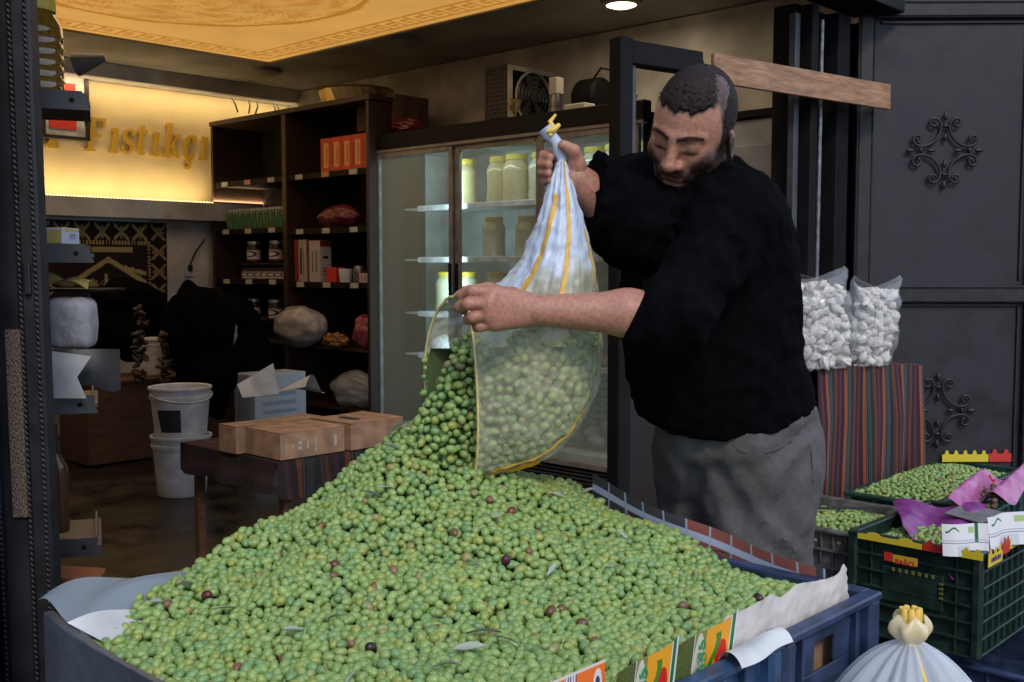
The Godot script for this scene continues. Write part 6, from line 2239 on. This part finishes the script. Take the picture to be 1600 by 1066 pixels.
	var A := F.new(wl - Vector3(0.05, 0.08, 0.08), Vector3(sl.x + 0.09, sl.y + 0.09, sl.z + 0.30), 0.006)
	var ml: Vector3 = el.lerp(wl, 0.32) + Vector3(0, 0.002, 0)
	A.cap(sl, el, 0.050, 0.036, 0.02)
	A.cap(el, ml, 0.036, 0.0365, 0.02)
	A.cap(ml, wl, 0.0365, 0.0245, 0.02)
	A.net(body, back, paint_arm)
	var mr: Vector3 = er.lerp(wr, 0.4)
	A = F.new(Vector3(wr.x - 0.06, er.y - 0.09, sr.z - 0.07), Vector3(sr.x + 0.07, sr.y + 0.08, wr.z + 0.08), 0.006)
	A.cap(sr, er, 0.052, 0.042, 0.02)
	A.cap(er, mr, 0.042, 0.042, 0.02)
	A.cap(mr, wr, 0.042, 0.030, 0.02)
	A.net(body, back, paint_arm)
	# ---- hands: palm, four fingers and a thumb each
	var hand := func(w: Vector3, knuckles: Array, fingers: Array, thumb: Array, thick: float):
		var lo2 := w
		var hi2 := w
		var all := [w] + thumb
		for fg in fingers: all.append_array(fg)
		for q in all:
			lo2 = Vector3(minf(lo2.x, q.x), minf(lo2.y, q.y), minf(lo2.z, q.z))
			hi2 = Vector3(maxf(hi2.x, q.x), maxf(hi2.y, q.y), maxf(hi2.z, q.z))
		var P := F.new(lo2 - Vector3.ONE * 0.028, hi2 + Vector3.ONE * 0.034, 0.0026)
		for k in 4:
			var wv: Vector3 = w + (knuckles[k] - (knuckles[1] as Vector3).lerp(knuckles[2], 0.5)) * 0.45
			P.cap(wv, knuckles[k], thick * 1.15, thick, 0.018)
		P.cap(w, thumb[0], thick * 1.1, thick * 1.05, 0.02)
		for k in 4:
			var r: float = [0.0090, 0.0093, 0.0088, 0.0078][k]
			var fg: Array = fingers[k]
			var Q := F.new(lo2 - Vector3.ONE * 0.028, hi2 + Vector3.ONE * 0.034, 0.0026)
			Q.cap(knuckles[k], fg[0], r * 1.12, r * 1.02, 0.004)
			Q.cap(fg[0], fg[1], r * 1.04, r * 0.94, 0.004)
			Q.cap(fg[1], fg[2], r * 0.94, r * 0.84, 0.004)
			for i in P.f.size():
				var d := Q.f[i]
				if d < 0.5:
					var o := P.f[i]
					var kk := 0.0035
					var g := maxf(kk - absf(o - d), 0.0)
					P.f[i] = minf(o, d) - g * g / (4.0 * kk)
		P.cap(thumb[0], thumb[1], 0.0125, 0.0115, 0.008)
		P.cap(thumb[1], thumb[2], 0.0115, 0.0095, 0.004)
		var knob := []
		knob.append_array(knuckles)
		for fg in fingers: knob.append(fg[0])
		P.net(body, back, func(p: Vector3) -> Color:
			var q: Color = paint_arm.call(p)
			for c in knob:
				q = q.lerp(Color(0.43, 0.17, 0.125), 0.55 * exp(-pow(p.distance_to(c) / 0.012, 2)))
			return q)
	var K := func(a: Array) -> Array:
		var o := []
		for q in a: o.append(px.call(q[0], q[1], q[2]))
		return o
	hand.call(wl, K.call([[772, 457, 1.712], [764, 474, 1.706], [765, 492, 1.708], [773, 507, 1.714]]),
		[K.call([[738, 455, 1.712], [721, 461, 1.728], [722, 468, 1.745]]), K.call([[731, 475, 1.706], [718, 480, 1.724], [724, 485, 1.742]]), K.call([[739, 496, 1.708], [731, 499, 1.726], [738, 502, 1.742]]), K.call([[750, 511, 1.714], [745, 512, 1.730], [752, 513, 1.742]])],
		K.call([[800, 462, 1.748], [762, 452, 1.768], [728, 455, 1.766]]), 0.0120)
	hand.call(wr, K.call([[889, 238, 1.898], [890, 252, 1.906], [889, 266, 1.908], [886, 279, 1.906]]),
		[K.call([[856, 241, 1.912], [849, 243, 1.890], [860, 246, 1.874]]), K.call([[853, 254, 1.914], [846, 256, 1.890], [857, 258, 1.872]]), K.call([[853, 268, 1.914], [847, 270, 1.892], [857, 271, 1.874]]), K.call([[857, 281, 1.910], [851, 283, 1.892], [860, 283, 1.876]])],
		K.call([[902, 256, 1.884], [896, 236, 1.870], [880, 227, 1.864]]), 0.0125)
	# ---- trunk and legs, all under the clothes
	var B := F.new(Vector3(0.1, -0.13, -2.40), Vector3(0.75, 1.40, -1.70), 0.02)
	B.ell(chest, Vector3(0.165, 0.19, 0.115), 0.03, tb)
	B.ell(belly, Vector3(0.15, 0.19, 0.125), 0.05, tb)
	B.ell(hips, Vector3(0.145, 0.11, 0.11), 0.05, tb)
	B.cap(nb, ht * Vector3(0.002, -0.11, -0.05), 0.06, 0.055, 0.03)
	B.cap(nb, sl, 0.045, 0.045, 0.04); B.cap(nb, sr, 0.045, 0.045, 0.04)
	B.cap(hl, kl, 0.075, 0.05, 0.03); B.cap(kl, al, 0.048, 0.035, 0.02)
	B.cap(hr, kr, 0.075, 0.05, 0.03); B.cap(kr, ar, 0.048, 0.035, 0.02)
	B.net(body, back, func(_p): return SKIN)
	part("body", body, skin, t)
	# ---- hair: short curls in front, cropped sides, bare patches between
	var R2 := F.new(Vector3(-0.1, -0.06, -0.13), Vector3(0.1, 0.14, 0.125), 0.0030)
	R2.ell(Vector3(0, 0.027, -0.012), Vector3(0.076, 0.088, 0.097), 0.01)
	R2.ell(Vector3(0, 0.0, 0.028), Vector3(0.066, 0.085, 0.062), 0.02)
	var curl := noise(811, 120.0, FastNoiseLite.TYPE_SIMPLEX_SMOOTH, 2)
	var strand := noise(812, 240.0, FastNoiseLite.TYPE_SIMPLEX_SMOOTH, 1)
	R2.each(0.03, func(p: Vector3, d: float) -> float:
		var m := smoothstep(0.30, 0.95, hair_mask(p))
		var front: float = smoothstep(0.02, 0.06, p.z) * smoothstep(0.0, 0.6, m)
		var th: float = -0.0010 + m * (0.0022 + 0.0045 * front) + (0.0016 + 0.0030 * front) * curl.get_noise_3dv(p) * m + 0.0016 * strand.get_noise_3dv(p)
		return d - th)
	var hairg := G.new()
	R2.net(hairg, back * ht)
	var hm := mat("hair", lin(0.022, 0.016, 0.015), 0.7)
	hm.metallic_specular = 0.25
	bump(hm, M.fine, 0.08); triplanar(hm, 14.0)
	part("hair", hairg, hm, t)
	# loose tufts along the front hairline and the thinning top
	var tuft := G.new()
	var hr2 := RandomNumberGenerator.new()
	hr2.seed = 91
	for k in 700:
		var d := Vector3(hr2.randfn(), absf(hr2.randfn()) + 0.1, hr2.randfn()).normalized()
		var p := Vector3(0, 0.027, -0.012) + d * Vector3(0.077, 0.089, 0.098)
		if p.z > 0.02:
			p = p.lerp(Vector3(0, 0.0, 0.028) + (p - Vector3(0, 0, 0.028)).normalized() * Vector3(0.066, 0.085, 0.062), 0.0)
		if hr2.randf() > hair_mask(p) * smoothstep(0.02, 0.05, p.z) or p.y < 0.066: continue
		var a := Vector3(hr2.randfn(), hr2.randfn(), hr2.randfn()) * 0.0022
		var fr: float = smoothstep(0.02, 0.06, p.z)
		var len: float = 0.003 + 0.004 * fr
		tuft.tube([p - d * 0.002, p + d * len * 0.5 + a, p + d * len * 0.7 + a * 2.0 + Vector3(0, -0.003, 0.003) * fr], [0.0011, 0.0009, 0.0003], 4, false)
	var tg := G.new()
	tg.add(tuft, back * ht)
	part("hair_tuft", tg, hm, t).set_meta("kind", "stuff")
	# ---- jumper
	var S := F.new(Vector3(0.06, 0.80, -2.36), Vector3(0.68, 1.50, -1.60), 0.0085)
	S.ell(chest + Vector3(-0.006, -0.01, 0), Vector3(0.178, 0.195, 0.140), 0.03, tb)
	S.ell(belly + fwd * 0.012 - Vector3(0.006, 0, 0), Vector3(0.168, 0.205, 0.156), 0.06, tb)
	S.ell(hips + Vector3(-0.004, 0.03, 0), Vector3(0.164, 0.15, 0.144), 0.05, tb)
	S.cap(nb + Vector3(0, -0.02, 0), sl + Vector3(0, -0.004, 0), 0.068, 0.066, 0.05)
	S.cap(nb + Vector3(0, -0.02, 0), sr + Vector3(0, -0.004, 0), 0.070, 0.066, 0.05)
	S.cap(nb, ht * Vector3(0.004, -0.142, -0.055), 0.070, 0.064, 0.03)
	var cl: Vector3 = px.call(1004, 488, 1.73)
	var fl := (wl - el).normalized()
	S.cap(sl, el, 0.070, 0.054, 0.04)
	S.prim(0, el, wl, 0.054, 0.046, 0.03, Basis(), 1, cl, (fl + Vector3(0, 0.45, 0)).normalized())
	var cr: Vector3 = px.call(924, 318, 1.925)
	var fr2 := (wr - er).normalized()
	S.cap(sr, er, 0.078, 0.068, 0.04)
	S.prim(0, er, wr, 0.066, 0.062, 0.03, Basis(), 1, cr, Vector3(-0.95, 0.12, 0.28).normalized())
	var p1: Vector3 = px.call(1008, 664, 2.02)
	var p2: Vector3 = px.call(1278, 600, 2.06)
	var p3: Vector3 = px.call(1110, 692, 1.90)
	var hem := (p2 - p1).cross(p3 - p1).normalized()
	if hem.y > 0: hem = -hem
	var wn := noise(821, 7.0, FastNoiseLite.TYPE_SIMPLEX_SMOOTH, 3)
	wn.fractal_type = FastNoiseLite.FRACTAL_RIDGED
	S.each(0.06, func(p: Vector3, d: float) -> float:
		var q := Vector3(p.x * 1.3 + p.y * 0.9, p.y * 1.1 - p.x * 0.5, p.z)
		var m: float = d - 0.011 * wn.get_noise_3dv(q) - 0.004 * wn.get_noise_3dv(q * 2.3)
		return maxf(m, (p - p1).dot(hem)))
	var sg := G.new()
	S.net(sg, back)
	var jm := worn("jumper", lin(0.0040, 0.0040, 0.0052), 0.95, M.soft, M.fine, 0.03, 9.0)
	jm.metallic_specular = 0.12
	part("jumper", sg, jm, t)
	# rolled cuffs
	var cuff := func(c: Vector3, n: Vector3, r: float):
		var g := G.new()
		var x := n.cross(Vector3.UP).normalized()
		var y := n.cross(x)
		var path := []
		for k in 33: path.append(c + (x * cos(TAU * k / 32.0) + y * sin(TAU * k / 32.0)) * r - t.position)
		g.tube(path, 0.010, 8, false)
		part("cuff", g, jm, t)
	cuff.call(cr + Vector3(0.006, 0, 0), Vector3(-0.95, 0.12, 0.28).normalized(), 0.057)
	cuff.call(cl + fl * 0.004, (fl + Vector3(0, 0.45, 0)).normalized(), 0.043)
	# ---- trousers
	var T := F.new(Vector3(0.10, -0.12, -2.42), Vector3(0.72, 0.99, -1.72), 0.0115)
	T.ell(hips + Vector3(0.004, 0.02, 0), Vector3(0.158, 0.15, 0.138), 0.04, tb)
	T.ell(hips + Vector3(0.0, -0.06, 0) - fwd * 0.02, Vector3(0.150, 0.11, 0.126), 0.05, tb)
	T.cap(hl, kl, 0.098, 0.078, 0.04); T.cap(kl, al, 0.082, 0.070, 0.03)
	T.cap(hr, kr, 0.095, 0.078, 0.04); T.cap(kr, ar, 0.082, 0.070, 0.03)
	var wt := noise(831, 5.0, FastNoiseLite.TYPE_SIMPLEX_SMOOTH, 3)
	wt.fractal_type = FastNoiseLite.FRACTAL_RIDGED
	T.each(0.06, func(p: Vector3, d: float) -> float:
		var q := Vector3(p.x * 1.6 + p.y * 0.8, p.y * 0.8 - p.x * 0.4, p.z * 1.4)
		var m: float = d - 0.010 * wt.get_noise_3dv(q) - 0.003 * wt.get_noise_3dv(q * 2.6)
		return maxf(m, p.y - 0.965))
	# deeper folds that run from the fork and the hip
	var eye2 := Vector3(0, 1.22, 0)
	for fold in [[[1118, 740], [1150, 790], [1200, 850], [1250, 892], 0.020], [[1160, 735], [1200, 790], [1262, 850], 0.014], [[1278, 660], [1240, 690], [1190, 735], 0.008], [[1085, 745], [1075, 800], [1090, 860], 0.018], [[1150, 800], [1165, 850], [1190, 900], 0.009], [[1276, 700], [1245, 740], [1215, 800], 0.008]]:
		var hit := []
		for q in fold.slice(0, fold.size() - 1):
			var dir: Vector3 = (px.call(q[0], q[1], 2.0) - eye2).normalized()
			var s := 1.55
			while s < 2.5 and T.at(eye2 + dir * s) > 0.0: s += 0.004
			if s < 2.49: hit.append(eye2 + dir * (s - 0.004))
		for k in hit.size() - 1:
			T.prim(0, hit[k], hit[k + 1], fold[-1], fold[-1] * 0.8, 0.022, Basis(), -1)
	var tg2 := G.new()
	T.net(tg2, back)
	var tm := worn("grey_denim", lin(0.09, 0.084, 0.086), 0.85, noise_tex(841, 0.02, 0.82, 1.0), M.fine, 0.07, 11.0)
	part("trousers", tg2, tm, t)
	# pocket seams and a belt loop, laid on the cloth
	var lay := func(pts: Array, r: float, called: String, m: Material):
		var path := []
		var eye := Vector3(0, 1.22, 0)
		for q in pts:
			var dir: Vector3 = (px.call(q[0], q[1], 2.0) - eye).normalized()
			var s := 1.55
			while s < 2.5 and T.at(eye + dir * s) > 0.0: s += 0.004
			if s < 2.49: path.append(eye + dir * s - t.position)
		if path.size() < 2: return
		var g := G.new()
		g.tube(path, r, 6)
		part(called, g, m, t)
	var seam := mat("seam_thread", lin(0.03, 0.028, 0.03), 0.9)
	lay.call([[1141, 684], [1146, 697], [1156, 706], [1172, 710], [1195, 709], [1216, 703], [1236, 690]], 0.0022, "pocket_seam", seam)
	lay.call([[1263, 672], [1266, 700], [1268, 730], [1269, 756]], 0.0026, "side_seam", seam)
	lay.call([[1232, 652], [1234, 664], [1236, 676]], 0.003, "belt_loop", tm)
	lay.call([[1262, 668], [1270, 664], [1276, 655]], 0.003, "back_pocket_edge", tm)
	# shoes
	for a in [al, ar]:
		var g := G.new()
		var c: Vector3 = a + fwd * 0.06 + Vector3(0, -0.03, 0) - t.position
		g.ball(c, Vector3(0.048, 0.045, 0.13), 10, 16, tb)
		part("shoe", g, M.dark_print, t)

func hair_mask(p: Vector3) -> float:
	# how thick the hair stands, 0 on bare skin (head axes)
	var ax := absf(p.x)
	# forehead line with receding corners
	var line: float = 0.062 + 0.55 * maxf(0.0, ax - 0.048) + 0.003 * sin(p.x * 170.0) + 0.002 * sin(p.x * 390.0 + 1.0)
	var top: float = smoothstep(line - 0.004, line + 0.014, p.y) if p.z > 0.0 else smoothstep(0.02, 0.05, p.y)
	# sides and back, down to the ears and the nape
	var side: float = smoothstep(0.036, 0.016, p.z) * smoothstep(-0.050, -0.020, p.y + 0.2 * maxf(0.0, p.z))
	if ax < 0.05 and p.z > 0.02: side = 0.0
	var m := maxf(top, side)
	# thin lane from the left temple back over the crown
	var a := Vector3(0.068, 0.066, 0.024); var b := Vector3(0.050, 0.096, -0.014)
	var t := clampf((p - a).dot(b - a) / (b - a).length_squared(), 0, 1)
	m *= 1.0 - 0.56 * smoothstep(0.028, 0.006, p.distance_to(a.lerp(b, t)))
	m *= 1.0 - 0.22 * smoothstep(0.075, 0.02, p.distance_to(Vector3(0.025, 0.118, -0.015)))
	return clampf(m, 0, 1)
